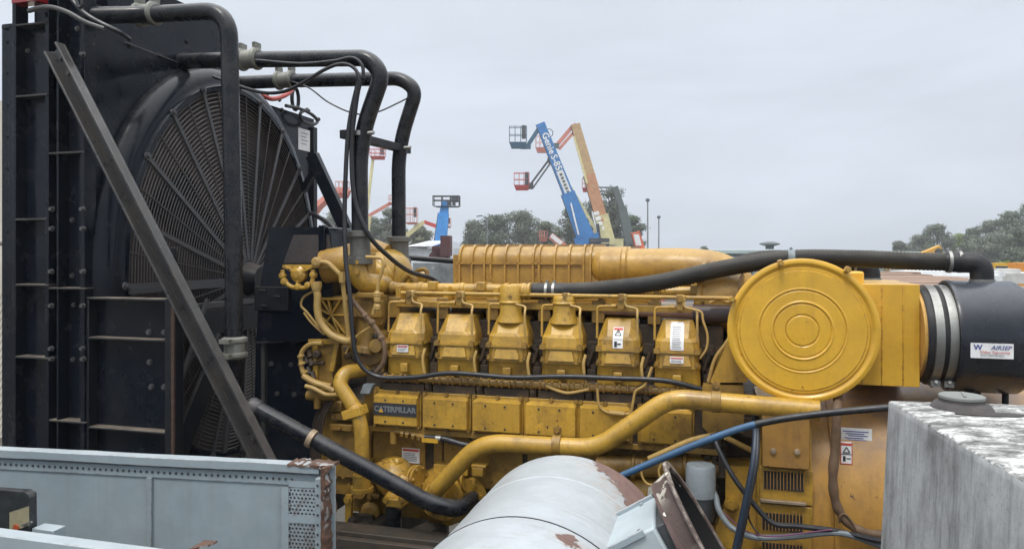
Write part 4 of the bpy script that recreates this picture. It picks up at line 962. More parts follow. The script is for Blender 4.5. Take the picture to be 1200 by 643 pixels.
# ================================================================== CABLES
def cable(name, pts, r, m_, label, cat='cable', n=8):
    return tag(MB().tube(spline(pts, n), r, 10).build(name, m_), label, cat)
cable('power_cable', [QV(420,96,.03),QV(412,130,.03),QV(407,168,.02),QV(404,240,.0),QV(405,300,-.04),QV(410,345,-.07),QV(413,385,-.08),QV(417,415,-.08),QV(428,433,-.07),QV(448,442,-.06),(uk[0]+.1,-.055,QV(480,441,-.05).z),QV(530,437,-.05),QV(600,442,-.05),QV(660,441,-.05),QV(720,443,-.05),QV(780,446,-.05),QV(826,457,-.02)], .0135, CAB,
      'long black cable dropping beside the tall pipe and running along under the valve covers')
cable('power_cable', [QV(423,92,.03),QV(416,125,.02),QV(412,180,.03),QV(416,235,.03),QV(432,275,.05),QV(455,300,.15),QV(480,318,.3),QV(505,326,.45),QV(521,337,.5)], .014, CAB, 'black cable curling from the tall pipe across to the ribbed housing on top')
cable('power_cable', [QU(366,250,UP+.1),QV(385,262,.9),QV(400,280,.6),QV(416,300,.4)], .018, CAB, 'short black cable sagging from behind the radiator to the first rubber coupling')
cable('control_cable', [QV(250,90,.05),QV(300,107,.05),QV(330,108,.02),QV(355,97,.0),QV(380,82,.0),QV(400,75,.0),QV(415,80,.0),QV(421,95,.0),QV(418,120,.02),QV(412,165,.03)], .0105, CAB, 'black cable looping under the two top pipes and up over the bend')
cable('control_cable', [QV(300,71,.02),QV(350,75,.02),QV(390,72,.02),QV(412,68,.02),QV(424,76,.02),QV(426,92,.02)], .0105, CAB, 'black cable strapped along the underside of the nearer top pipe')
cable('thin_lead', [QV(340,95,.66),QV(362,103,.4),QV(385,120,.4),QV(415,133,.4),QV(440,132,.4),QV(466,121,.6),QV(483,112,.68)], .005, CAB, 'thin lead hanging against the sky between the two top pipes')
b = MB(); b.tube(spline([QU(x,y,UP+.08) for x,y in ((335,124),(350,127),(365,134),(372,142),(366,146),(355,142),(352,133),(360,128))],6),.014,8)
tag(b.build('cable_loop', CAB), 'small coil of black cable at the upper right corner of the radiator', 'cable')
cable('flexible_conduit', [QV(34,13,VN-.06),QV(48,9,VN-.08),QV(62,9,VN-.1),QV(80,15,VN-.1),QV(100,26,VN-.08),QV(122,34,VN-.05)], .013, mat('worn_conduit',(.09,.09,.09),.45,metal=.3,grime=(.05,.04,.04),g_amt=.5,g_scale=30,bump=.6,bscale=120), 'worn metal conduit curving over the top left corner of the radiator frame', 'conduit')
cable('control_cable', [QV(80,-6,VN-.06),QV(95,12,VN-.06),QV(112,24,VN-.05),QV(140,38,VN-.0),QV(152,46,VN+.1)], .012, CAB, 'black cable lying across the top left pipe, slanting down to the right')
cable('control_cable', [QV(94,-8,VN-.07),QV(96,6,VN-.07),QV(92,8,VN-.07),QV(88,-6,VN-.07)], .007, CAB, 'tiny loop of wire at the very top left')
# right hand runs
b = MB(); pts = spline([QV(726,558,-.45),QV(780,535,-.45),QV(830,515,-.45),QV(885,497,-.45),QV(950,486,-.45),QV(1046,477,-.45),QV(1110,474,-.45)], 8)
k = int(len(pts)*.5); b.tube(pts[:k+1], .0155, 12); b.m(1); b.tube(pts[k:], .0155, 12)
tag(b.build('blue_hose', [CABB, CAB]), 'blue hose turning black, rising across the engine to the pale block', 'hose')
t_ = thing('cable_bundle', 'thick pair of black cables hanging down in front of the yellow bolt head', 'cable', QV(862,640,-.32))
for dx, r in ((0,.0145),(4,.011)): MB().tube(spline([QV(884+dx*.8,486,-.1),QV(885+dx*.7,510,-.2),QV(882+dx,545,-.28),QV(873+dx,590,-.32),QV(860+dx,650,-.34)],8), r, 12).build('cable_strand', mat('blue_black_sheath',(.016,.028,.05),.4,bump=.1) if dx==0 else CAB, t_)
cable('power_cable', [QV(835,508,-.14),QV(843,528,-.18),QV(858,556,-.22),QV(880,586,-.25),QV(905,612,-.27),QV(935,616,-.27),QV(975,621,-.27),QV(1036,634,-.25),QV(1110,645,-.2)], .0125, CAB, 'black cable slanting down over the vents and on to the pale block')
cable('grey_conduit', [QV(834,572,-.08),QV(839,582,-.12),QV(843,598,-.17),QV(858,618,-.22),QV(885,629,-.24),QV(930,628,-.24),QV(985,624,-.27),QV(1040,641,-.22),QV(1110,655,-.2)], .0145, CABG, 'grey conduit curving from beside the grey solenoid along the bottom of the vents', 'conduit')
cable('thin_lead', [QV(838,590,-.1),QV(850,602,-.16),QV(875,622,-.21),QV(905,628,-.30),QV(950,623,-.30),QV(975,620,-.30)], .003, mat('plum_wire',(.14,.03,.09),.5), 'thin purple wire beside the grey conduit below the vents')
cable('thin_lead', [QV(873,585,-.3),QV(878,608,-.2),QV(888,624,-.22),QV(900,632,-.22)], .004, CAB, 'thin black wire drooping behind the thick pair of cables')
b = MB(); pts = spline([QV(982,462,-.0),QV(981,480,-.16),QV(979,520,-.17),QV(976,560,-.18),QV(980,590,-.18),QV(992,610,-.18),QV(1012,623,-.18),QV(1050,628,-.15)],8); b.tube(pts, lambda f:.021*(1+.10*math.sin(f*55)), 12)
b.tube(spline([QV(984,612,-.19),QV(984,605,-.2),QV(990,602,-.2),QV(998,611,-.2),QV(1004,622,-.2)],6), .005, 6)
tag(b.build('cable_loom', LOOM), 'grubby tan wrapped loom hanging beside the labels on the generator', 'cable')

# ================================================================== FOREGROUND: OPEN GREY TROUGH
zt_ = H-.79
eR = QY(392,546,2.70); vW = eR.y; uE = eR.x; uL = -3.4
tr = thing('steel_trough', 'pale grey riveted sheet steel trough side with perforated rusty right end, lower left foreground', 'trough', (-2.2, vW-.45, .02))
b = MB(); b.box((uL,vW,.05),(uE-.0,vW+.012,zt_-.001)); b.build('side_panel', GREYP, tr)
b = MB(); 
def wob(x, k): return .0035*noise.noise(Vector((x*2.3,k,0)))+.0015*noise.noise(Vector((x*9,k,0)))
xs = [uL+(uE-.05-uL)*i/160 for i in range(161)]
b.loft([[Vector((x,vW-.02+wob(x,1),zt_+wob(x,2))),Vector((x,vW+.025,zt_+wob(x,4))),Vector((x,vW+.025,zt_+.006+wob(x,4))),Vector((x,vW-.02+wob(x,1),zt_+.006+wob(x,2)))] for x in xs], True, True)
b.loft([[Vector((x,vW-.0245+wob(x,1),zt_-.026+wob(x,3))),Vector((x,vW-.0205+wob(x,1),zt_-.026+wob(x,3))),Vector((x,vW-.0205+wob(x,1),zt_+.006+wob(x,2))),Vector((x,vW-.0245+wob(x,1),zt_+.006+wob(x,2)))] for x in xs], True, True); b.build('top_flange', GREYP, tr, .002)
b = MB(); b.box((uL,vW-.006,zt_-.075),(uE-.02,vW-.001,zt_-.035)); b.m(1)
x = uL+.02
while x < uE-.14: b.cyl((x,vW-.006,zt_-.055),(x,vW-.0085,zt_-.055),.0045,8); x += .0245
b.build('rivet_strip', [GREYP, DGREY], tr)
for px in (14,193):
    q = QV(px,580,vW); b = MB(); b.box((q.x-.011,vW-.012,.05),(q.x+.011,vW,zt_-.076)); b.m(1); b.box((q.x-.014,vW-.004,.05),(q.x-.011,vW-.0,zt_-.076)); b.build('panel_joint', [GREYP, RUST], tr, .001)
# perforated plate: a real sheet with hexagon-packed holes
def perforated(x0, x1, z0, z1, v, pitch, r):
    b = MB(); nx = int((x1-x0)/pitch); nz_ = int((z1-z0)/pitch); px_ = (x1-x0)/nx; pz_ = (z1-z0)/nz_
    for j in range(nz_):
        for i in range(nx - j%2):
            cx, cz = x0+(i+.5+.5*(j%2))*px_, z0+(j+.5)*pz_; n=8
            sq = []
            for k in range(n):
                a = 2*math.pi*k/n+math.pi/8; dx, dz = math.cos(a), math.sin(a); s_ = max(abs(dx),abs(dz)); sq.append(Vector((cx+dx/s_*px_/2, v, cz+dz/s_*pz_/2)))
            ho = [Vector((cx+math.cos(2*math.pi*k/n+math.pi/8)*r, v, cz+math.sin(2*math.pi*k/n+math.pi/8)*r)) for k in range(n)]
            # corners filled by using the octagon points projected on the square plus corner triangles
            b.loft([sq, ho, [h+Vector((0,.003,0)) for h in ho]], False)
            for sx_ in (-1,1):
                for sz_ in (-1,1):
                    c_ = Vector((cx+sx_*px_/2, v, cz+sz_*pz_/2)); near = sorted(sq, key=lambda p:(p-c_).length)[:2]; b.add([c_,near[0],near[1]],[(0,1,2)])
    return b
pz0 = QV(360,562,vW-.014).z; 
X0 = QV(341,600,vW-.014).x; X1 = QV(379,600,vW-.014).x
z_a = QV(360,561,vW).z; z_b = QV(360,601,vW).z; z_c = QV(360,610,vW).z
b = perforated(X0, X1, z_b, z_a, vW-.014, .0135, .0047); b.M = [0]*len(b.F); b.build('perforated_sheet', GREYP, tr)
b = perforated(X0, X1, .9, z_c, vW-.014, .0135, .0047); b.build('perforated_sheet', GREYP, tr)
b = MB(); b.box((X0-.002,vW-.011,.9),(X1+.002,vW-.009,z_a)); b.build('dark_backing', DGREY, tr)
b = MB(); b.box((X0-.03,vW-.0155,.05),(X0-.0005,vW-.0125,zt_-.08)); b.box((X1+.0005,vW-.0155,.05),(uE-.035,vW-.0125,zt_-.05)); b.box((X0-.0005,vW-.0155,z_a+.0005),(X1+.0005,vW-.0125,zt_-.08)); b.box((X0-.0005,vW-.0155,z_c+.0005),(X1+.0005,vW-.0125,z_b-.0005)); b.build('perforated_frame', GREYP, tr)
b = MB(); b.box((uE-.055,vW-.045,.05),(uE-.03,vW-.012,zt_-.035)); 
b.m(1)
for q in range(18): b.cyl((uE-.045,vW-.045,zt_-.06-q*.035),(uE-.045,vW-.0475,zt_-.06-q*.035),.004,8)
b.build('end_channel', [GREYP, DGREY], tr, .004)
b = MB(); q = QV(375,600,vW-.03); b.lathe((q.x,vW-.016,q.z),(0,-1,0),[(.018,0),(.018,.006),(.012,.01),(.012,.02),(.005,.022)],16); b.build('latch_bolt', STEEL, tr)
b = MB(); 
random.seed(3)
rings_ = []
zz = zt_+.004
while zz > .05:
    w0 = .008+random.random()*.016; rings_.append([Vector((uE-.03,vW-.05-random.random()*.006,zz)),Vector((uE-.03+w0,vW-.045-random.random()*.01,zz)),Vector((uE-.028+w0,vW+.04,zz)),Vector((uE-.03,vW+.04,zz))]); zz -= .015
b.loft(rings_); b.build('rusty_edge', RUST, tr)
b = MB(); rings_ = []; x = uE-.17
while x < uE+.01:
    h_ = .004+random.random()*.006; rings_.append([Vector((x,vW-.027-random.random()*.004,zt_+.001-random.random()*.012*(1 if x > uE-.08 else .2))),Vector((x,vW-.025-random.random()*.006,zt_+h_)),Vector((x,vW+.03+random.random()*.03,zt_+h_)),Vector((x,vW+.055,zt_-.004))]); x += .013
b.loft(rings_); b.build('rusty_corner', RUST, tr)
# near wall
e_w = FM @ Vector((uE, vW, 0))
tr.matrix_world = Matrix.Translation(e_w) @ Matrix.Rotation(R(6.2), 4, 'Z') @ Matrix.Translation(-e_w) @ rootm(tr)
tr = thing('steel_beam', 'pale steel beam crossing the bottom left corner in front of the black lamp', 'beam', (-2.2, vW-.92, .02))
nb = QV(90,634,vW-.92); vN2 = vW-.92; zn = nb.z; u2 = QV(262,650,vN2).x
b = MB(); b.box((uL,vN2-.02,zn-.006),(u2,vN2+.022,zn)); b.box((uL,vN2-.024,zn-.035),(u2,vN2-.019,zn)); b.build('near_flange', GREYP, tr, .002)
b = MB(); b.box((uL,vN2+.0,.05),(u2,vN2+.012,zn-.007)); b.build('near_panel', GREYP, tr)
b = MB(); q = QV(70,640,vN2+.02); b.cyl(q-Vector((0,0,.1)),q+Vector((0,0,.02)),.004,8); b.hexa((q.x,q.y,q.z+.012),(0,0,1),.008,.012); tag(b.build('upright_screw', COUP), 'single upright screw poking above the pale beam in the bottom left corner', 'screw')
b = MB(); q = QV(236,641,vN2+.0); b.loft([[q+Vector((-.03,-.01,-.012)),q+Vector((-.03,.05,-.012)),q+Vector((-.03,.05,-.004)),q+Vector((-.03,-.01,-.004))],[q+Vector((.03,.0,.008)),q+Vector((.03,.02,.008)),q+Vector((.03,.02,.012)),q+Vector((.03,.0,.012))]])
tag(b.build('rust_flake', RUST), 'curled rusty flake at the bottom edge of the photo', 'flake')
# black lamp box
lb = thing('work_lamp', 'black lamp housing with pale lens and amber spot in the lower left corner', 'lamp', QV(10,620,vW-.55))
vl = vW-.5; 
b = MB(); b.prism([QV(-30,572,vl),QV(28,576,vl),QV(33.5,580,vl),QV(34,620,vl),QV(34,645,vl),QV(-30,645,vl)],(0,.03,0)); b.build('lamp_body', mat('lamp_black',(.02,.022,.025),.4,bump=.2,grime=(.1,.1,.1),g_amt=.4,g_scale=20), lb, .01)
b = MB(); b.prism([QV(11,600,vl-.004),QV(33,593,vl-.004),QV(33,616,vl-.004),QV(11,623,vl-.004)],(0,.004,0)); b.m(1); b.lathe(QV(19,618,vl-.005),(0,-1,0),[(.013,0),(.012,.003),(0,.004)],14)
b.m(2); b.bar(QV(26,615,vl-.008),QV(37,611,vl-.008),.006,.006); b.build('lens', [mat('pale_lens',(.30,.27,.17),.3),mat('amber_lens',(.35,.07,.02),.3),STEEL], lb)
b = MB(); b.plate(37,620,62,645,vl-.0,.05); tag(b.build('lamp_bracket', GREYP, None, .003), 'small pale grey bracket right of the black lamp housing', 'bracket')

# ================================================================== FOREGROUND: WHITE DUCT
def duct_mat():
    m = mat('peeling_white_paint', (.37,.405,.43), .4, grime=(.24,.255,.26), g_amt=.6, g_scale=3.5, streak=.3, bump=.08, waves=.35, chip=(.12,.08,.06), chip_amt=-.01, chip_scale=25)
    t = m.node_tree; N = t.nodes; L = t.links; p = N['Principled BSDF']; src = p.inputs['Base Color'].links[0].from_socket
    tcn = N.new('ShaderNodeTexCoord'); sp = N.new('ShaderNodeSeparateXYZ'); L.new(tcn.outputs['Object'], sp.inputs[0])
    nz1 = N.new('ShaderNodeTexNoise'); nz1.inputs['Scale'].default_value = 9; nz1.inputs['Detail'].default_value = 8; nz1.inputs['Roughness'].default_value = .7; L.new(tcn.outputs['Object'], nz1.inputs['Vector'])
    def mth(op, a, b_):
        n = N.new('ShaderNodeMath'); n.operation = op
        for i, x in enumerate((a, b_)):
            if isinstance(x, (int,float)): n.inputs[i].default_value = x
            else: L.new(x, n.inputs[i])
        return n.outputs[0]
    # patch of bare primer near the far right rim
    f = mth('ADD', mth('MULTIPLY', sp.outputs['X'], 3.2), mth('MULTIPLY', sp.outputs['Y'], 2.6))
    f = mth('ADD', f, mth('MULTIPLY', mth('SUBTRACT', nz1.outputs['Fac'], .5), 1.0))
    n = N.new('ShaderNodeMapRange'); L.new(f, n.inputs[0]); n.inputs[1].default_value = 0.22; n.inputs[2].default_value = .25
    g1 = mth('ABSOLUTE', mth('SUBTRACT', sp.outputs['X'], .15), 0); g2 = mth('ABSOLUTE', mth('ADD', sp.outputs['Y'], .76), 0)
    f_b = mth('SUBTRACT', mth('ADD', mth('MULTIPLY', mth('SUBTRACT', nz1.outputs['Fac'], .5), 2.2), .55), mth('ADD', mth('MULTIPLY', g1, 7.0), mth('MULTIPLY', g2, 9.0)))
    n3 = N.new('ShaderNodeMapRange'); L.new(f_b, n3.inputs[0]); n3.inputs[1].default_value = .30; n3.inputs[2].default_value = .34
    # rust bleeding and run marks below flaws
    nb_ = N.new('ShaderNodeTexNoise'); mpb = N.new('ShaderNodeMapping'); mpb.inputs['Scale'].default_value = (3, 14, 2); L.new(tcn.outputs['Object'], mpb.inputs[0]); L.new(mpb.outputs[0], nb_.inputs['Vector']); nb_.inputs['Scale'].default_value = 2.2; nb_.inputs['Detail'].default_value = 8; nb_.inputs['Roughness'].default_value = .75
    rb = N.new('ShaderNodeMapRange'); L.new(nb_.outputs['Fac'], rb.inputs[0]); rb.inputs[1].default_value = .55; rb.inputs[2].default_value = .8; rb.inputs[4].default_value = .55
    mb_ = N.new('ShaderNodeMix'); mb_.data_type = 'RGBA'; L.new(rb.outputs[0], mb_.inputs[0]); L.new(src, mb_.inputs[6]); mb_.inputs[7].default_value = (.27,.25,.22,1); src = mb_.outputs[2]
    n_all = mth('MAXIMUM', n.outputs[0], n3.outputs[0])
    w1 = N.new('ShaderNodeMapRange'); L.new(f, w1.inputs[0]); w1.inputs[1].default_value = -.35; w1.inputs[2].default_value = .25; w1.inputs[4].default_value = .6
    w2 = N.new('ShaderNodeMapRange'); L.new(f_b, w2.inputs[0]); w2.inputs[1].default_value = -.1; w2.inputs[2].default_value = .32; w2.inputs[4].default_value = .55
    nsx = N.new('ShaderNodeTexNoise'); nsx.inputs['Scale'].default_value = 38; nsx.inputs['Detail'].default_value = 5; L.new(tcn.outputs['Object'], nsx.inputs['Vector']); nsr = N.new('ShaderNodeMapRange'); L.new(nsx.outputs['Fac'], nsr.inputs[0]); nsr.inputs[1].default_value = .42; nsr.inputs[2].default_value = .62
    mbl = N.new('ShaderNodeMix'); mbl.data_type = 'RGBA'; L.new(mth('MULTIPLY', mth('MAXIMUM', w1.outputs[0], w2.outputs[0]), nsr.outputs[0]), mbl.inputs[0]); L.new(src, mbl.inputs[6]); mbl.inputs[7].default_value = (.30,.20,.13,1); src = mbl.outputs[2]
    # long hairline scratches round the shell
    nsc = N.new('ShaderNodeTexNoise'); msc = N.new('ShaderNodeMapping'); msc.inputs['Scale'].default_value = (1.5, 60, 1.5); L.new(tcn.outputs['Object'], msc.inputs[0]); L.new(msc.outputs[0], nsc.inputs['Vector']); nsc.inputs['Scale'].default_value = 2.4; nsc.inputs['Detail'].default_value = 3; nsr2 = N.new('ShaderNodeMapRange'); L.new(nsc.outputs['Fac'], nsr2.inputs[0]); nsr2.inputs[1].default_value = .66; nsr2.inputs[2].default_value = .70; nsr2.inputs[4].default_value = .45
    msx = N.new('ShaderNodeMix'); msx.data_type = 'RGBA'; L.new(nsr2.outputs[0], msx.inputs[0]); L.new(src, msx.inputs[6]); msx.inputs[7].default_value = (.16,.165,.17,1); src = msx.outputs[2]
    class _O: outputs = [n_all]
    n = _O
    mx_ = N.new('ShaderNodeMix'); mx_.data_type = 'RGBA'; L.new(n.outputs[0], mx_.inputs[0]); L.new(src, mx_.inputs[6])
    nz2 = N.new('ShaderNodeTexNoise'); nz2.inputs['Scale'].default_value = 25; nz2.inputs['Detail'].default_value = 6; L.new(tcn.outputs['Object'], nz2.inputs['Vector'])
    c2 = N.new('ShaderNodeMix'); c2.data_type = 'RGBA'; L.new(nz2.outputs['Fac'], c2.inputs[0]); c2.inputs[6].default_value = (.075,.04,.035,1); c2.inputs[7].default_value = (.20,.125,.105,1)
    L.new(c2.outputs[2], mx_.inputs[7]); L.new(mx_.outputs[2], p.inputs['Base Color'])
    r2 = mth('ADD', mth('MULTIPLY', n.outputs[0], .4), .38); L.new(r2, p.inputs['Roughness'])
    b2 = N.new('ShaderNodeBump'); b2.inputs['Strength'].default_value = .8; b2.inputs['Distance'].default_value = .004; b2.invert = True
    L.new(n.outputs[0], b2.inputs['Height']); L.new(p.inputs['Normal'].links[0].from_socket, b2.inputs['Normal']); L.new(b2.outputs[0], p.inputs['Normal'])
    return m
DU, DZ, DR = .398, H-1.179, .387
du = thing('exhaust_duct', 'large white painted round steel duct with peeling paint in the bottom centre foreground', 'duct', (DU, -1.06, .02))
DM = duct_mat(); vax = Vector((0,-1,0))
b = MB(); b.lathe((DU,-1.058,DZ), vax, [(DR-.01,0),(DR,.0),(DR,.69),(DR-.002,.692)], 96, sharp=30) if False else b.lathe((DU,-1.058,DZ), vax, [(DR-.012,.3),(DR-.012,0),(DR,.0),(DR,.70),(DR-.004,.702)], 96); b.build('duct_section', DM, du, sharp=40)
b = MB(); b.lathe((DU,-1.758,DZ), vax, [(DR-.012,.0),(DR+.004,-.006),(DR+.005,.0),(DR+.005,1.5),(DR-.012,1.5)], 96); b.build('duct_section', DM, du, sharp=40)
b = MB(); b.lathe((DU,-1.33,DZ), vax, [(DR-.001,0),(DR+.0015,.003),(DR+.0015,.007),(DR-.001,.01)], 96); b.build('weld_seam', DM, du)
b = MB(); b.lathe((DU,-1.748,DZ), vax, [(DR-.001,0),(DR+.0060,.0005),(DR+.0062,.006),(DR-.001,.0065)], 96); b.build('dark_joint', mat('joint_sealant',(.03,.03,.032),.7), du)
# square side outlet
n_ = Vector((.857,.075,.51)).normalized(); e2 = Vector((.515,0,-.857)); e1 = (e2.cross(n_)).normalized(); e1 = e1 if e1.y > 0 else -e1; e2 = (n_.cross(e1)).normalized(); e2 = e2 if e2.z < 0 else -e2
tb = QV(768,581,-1.42); wv = .30; Lb = .62; dp = .34
b = MB(); A = tb - e1*wv/2 + e2*dp/2 - n_*(Lb/2); b.obox(A, n_*(Lb/2), e1*(wv/2), e2*(dp/2)); b.build('side_outlet', GREYP if False else mat('white_box_paint',(.36,.42,.45),.42,grime=(.4,.4,.38),g_amt=.35,g_scale=4,bump=.06,chip=(.14,.07,.05),chip_amt=.0), du, .008)
b = MB()
for sgn, vv_ in ((1, tb.y+.006),(-1, tb.y-wv-.006)):
    b.bar(Vector((tb.x,vv_,tb.z))-n_*Lb*.9, Vector((tb.x,vv_,tb.z))-n_*.01, .012, .02, -e2)
for q in (.05,.3,.5): b.hexa(tb - e1*(wv-.03) - n_*q, -e2, .006,.006); b.hexa(tb - e1*.02 - n_*q, -e2, .006,.006)
b.build('outlet_lip', GREYP, du, .002)
CFp = tb - e1*wv/2 + e2*.17
b = MB(); b.obox(A + n_*(Lb/2+.015), n_*.014, e1*(wv/2-.02), e2*(dp/2-.01)); b.build('outlet_neck', DGREY, du, .003)  # dark grey stands in for shade at the recessed neck
RF = .225; cf = CFp + n_*.03 + e2*.03
def ringpts(c, r1, r2, n=48): return [c + e1*math.cos(2*math.pi*i/n)*r1 + e2*math.sin(2*math.pi*i/n)*r2 for i in range(n)]
b = MB(); b.loft([ringpts(cf,.20,.27), ringpts(cf+n_*.06,.20,.27), ringpts(cf+n_*.061,.235,.31)], False, True); b.build('flange_collar', BRUST, du, sharp=30)
b = MB(); b.loft([ringpts(cf+n_*.062,.235,.31), ringpts(cf+n_*.072,.235,.31), ringpts(cf+n_*.0725,.212,.287), ringpts(cf+n_*.0,.196,.268)], False); b.build('flange_ring', mat('chipped_flange_edge',(.085,.055,.047),.6,grime=(.05,.035,.03),g_amt=.7,g_scale=11,chip=(.50,.47,.40),chip_amt=.20,chip_scale=20,bump=.7,edge=(.52,.49,.42),edge_r=.012), du, .003)
b = MB(); b.loft([ringpts(cf+n_*.066,.199,.273), ringpts(cf+n_*.002,.194,.266)], False); b.loft([ringpts(cf+n_*.003,.196,.268), ringpts(cf+n_*.005,.196,.268)], True); b.build('duct_interior', mat('opening_dark_black',(.008,.008,.009),.8), du)  # black lining and disc stand in for the shaded depth of the opening
b = MB(); q = QV(771.5,583,-1.36); b.obox(q - n_*.01, n_*.010, e1*.045, e2*.035); b.build('side_tab', COUP, du, .002)
b = MB()
for v_ in (-1.3,-2.4): b.prism([(DU-.4,v_,.02),(DU+.4,v_,.02),(DU+.4,v_,DZ-.25),(DU+.28,v_,DZ-.29),(DU,v_,DZ-DR-.005),(DU-.28,v_,DZ-.29),(DU-.4,v_,DZ-.25)],(0,.1,0))
tag(b.build('wooden_cradle', mat('rough_timber',(.25,.17,.1),.8,grime=(.1,.07,.04),g_amt=.6,g_scale=6,bump=.5)), 'rough timber cradle carrying the white duct', 'cradle')

# ================================================================== FOREGROUND RIGHT: PALE WEATHERED BLOCK
def tank_mat():
    m = bpy.data.materials.new('weathered_fibreglass'); m.use_nodes = True; t = m.node_tree; N = t.nodes; L = t.links; p = N['Principled BSDF']
    tcn = N.new('ShaderNodeTexCoord'); co = tcn.outputs['Object']
    def noi(scale, sc3, det=8, ro=.68, dist=0):
        mpn = N.new('ShaderNodeMapping'); mpn.inputs['Scale'].default_value = sc3; L.new(co, mpn.inputs[0])
        n = N.new('ShaderNodeTexNoise'); n.inputs['Scale'].default_value = scale; n.inputs['Detail'].default_value = det; n.inputs['Roughness'].default_value = ro; n.inputs['Distortion'].default_value = dist
        L.new(mpn.outputs[0], n.inputs['Vector']); return n.outputs['Fac']
    def rmp(f, pts):
        r = N.new('ShaderNodeValToRGB'); L.new(f, r.inputs[0]); e_ = r.color_ramp.elements; e_[0].position = pts[0][0]; e_[0].color = (*pts[0][1],1); e_[1].position = pts[-1][0]; e_[1].color = (*pts[-1][1],1)
        for q, c in pts[1:-1]: x = e_.new(q); x.color = (*c,1)
        return r.outputs[0]
    side = rmp(noi(4.0,(1.2,1.2,.85),12,.74,.2), [(.34,(.17,.17,.165)),(.46,(.285,.29,.29)),(.56,(.36,.37,.37)),(.70,(.46,.47,.47))])
    fine = rmp(noi(11,(2.2,2.2,.28),8,.75), [(.36,(.45,.45,.44)),(.50,(.9,.9,.9)),(.6,(1,1,1))])
    pit = rmp(noi(120,(1,1,1),4,.7), [(.33,(.45,.45,.45)),(.42,(1,1,1))])
    mp2 = N.new('ShaderNodeMix'); mp2.data_type = 'RGBA'; mp2.blend_type = 'MULTIPLY'; mp2.inputs[0].default_value = .7; L.new(fine, mp2.inputs[6]); L.new(pit, mp2.inputs[7]); fine = mp2.outputs[2]
    top = rmp(noi(13,(1.0,2.0,1),12,.82,.6), [(.38,(.06,.058,.056)),(.47,(.17,.17,.165)),(.535,(.28,.28,.275)),(.60,(.42,.42,.415))])
    mm = N.new('ShaderNodeMix'); mm.data_type = 'RGBA'; mm.blend_type = 'MULTIPLY'; mm.inputs[0].default_value = .8; L.new(side, mm.inputs[6]); L.new(fine, mm.inputs[7])
    top = rmp(noi(12,(1.1,1.9,1),10,.8,.5), [(.38,(.05,.048,.046)),(.47,(.15,.15,.145)),(.535,(.32,.32,.315)),(.60,(.62,.62,.61))])
    gn = N.new('ShaderNodeNewGeometry'); sx_ = N.new('ShaderNodeSeparateXYZ'); L.new(gn.outputs['True Normal'], sx_.inputs[0])
    r_ = N.new('ShaderNodeMapRange'); L.new(sx_.outputs['Z'], r_.inputs[0]); r_.inputs[1].default_value = .45; r_.inputs[2].default_value = .6
    mx_ = N.new('ShaderNodeMix'); mx_.data_type = 'RGBA'; L.new(r_.outputs[0], mx_.inputs[0]); L.new(mm.outputs[2], mx_.inputs[6]); L.new(top, mx_.inputs[7])
    L.new(mx_.outputs[2], p.inputs['Base Color']); p.inputs['Roughness'].default_value = .8
    b_ = N.new('ShaderNodeBump'); b_.inputs['Strength'].default_value = .5; b_.inputs['Distance'].default_value = .006; L.new(noi(14,(1,1,.6)), b_.inputs['Height']); L.new(b_.outputs[0], p.inputs['Normal'])
    return m
a9 = R(9.2); dA = Vector((math.sin(a9),math.cos(a9),0)); rA = Vector((math.cos(a9),-math.sin(a9),0))
cn_ = WY(1041,469,1.95); zt2 = cn_.z
tk = thing('concrete_block', 'big pale weathered block with streaked side in the right foreground', 'block', (cn_.x+.5, cn_.y-.4, .02), frame=False)
def quad(z, g_): 
    c = Vector((cn_.x, cn_.y, z)); return [c - rA*g_ + dA*g_*.3, c + rA*1.7 + dA*g_*.3, c + rA*1.7 - dA*1.35, c - rA*g_ - dA*1.35]
def per(z, g_, j_, n=70):
    q = quad(z, g_); out = []
    for i in range(4):
        for k in range(n):
            p = q[i].lerp(q[(i+1)%4], k/n); jx = noise.noise(p*23)*j_ + noise.noise(p*70)*j_*.6; cdir = (Vector((cn_.x+.5,cn_.y-.4,p.z))-p).normalized(); out.append(p + cdir*abs(jx) + Vector((0,0,-abs(noise.noise(p*31+Vector((5,5,5))))*j_*.7)))
    return out
b = MB(True); b.loft([per(.02,.085,.0), per(zt2-.02,.0,.001), per(zt2-.004,.0,.006), per(zt2,-.004,.006), per(zt2,-.02,.002)]); bb_ = b.build('block_body', tank_mat(), tk, 0, sharp=50)
b = MB(True); c = WY(1127,475,1.86); b.lathe((c.x,c.y,zt2-.002),(0,0,1),[(.072,0),(.064,.012),(.058,.016),(.052,.018),(.05,.026),(.046,.028)],28); b.m(1); b.lathe((c.x,c.y,zt2+.024),(0,0,1),[(.052,0),(.052,.006),(.05,.008)],28)
b.bar((c.x-.01,c.y-.03,zt2+.033),(c.x+.02,c.y+.03,zt2+.033),.006,.004,(0,0,1))
b.build('filler_cap', [mat('dark_putty',(.05,.045,.045),.8,grime=(.12,.11,.1),g_amt=.6,g_scale=30,bump=.6), mat('grey_cap',(.17,.18,.17),.6,bump=.2)], tk)
b = MB(True); random.seed(5); cen = WY(1160,485,1.78); pts_=[]
for i in range(18): a = 2*math.pi*i/18; pts_.append(Vector((cen.x,cen.y,zt2+.001)) + rA*math.cos(a)*(.075+random.random()*.012) + dA*math.sin(a)*(.02+random.random()*.006))
b.prism(pts_,(0,0,.0015)); b.build('tar_patch', mat('tar_stain',(.04,.036,.034),.8,bump=.4), tk)

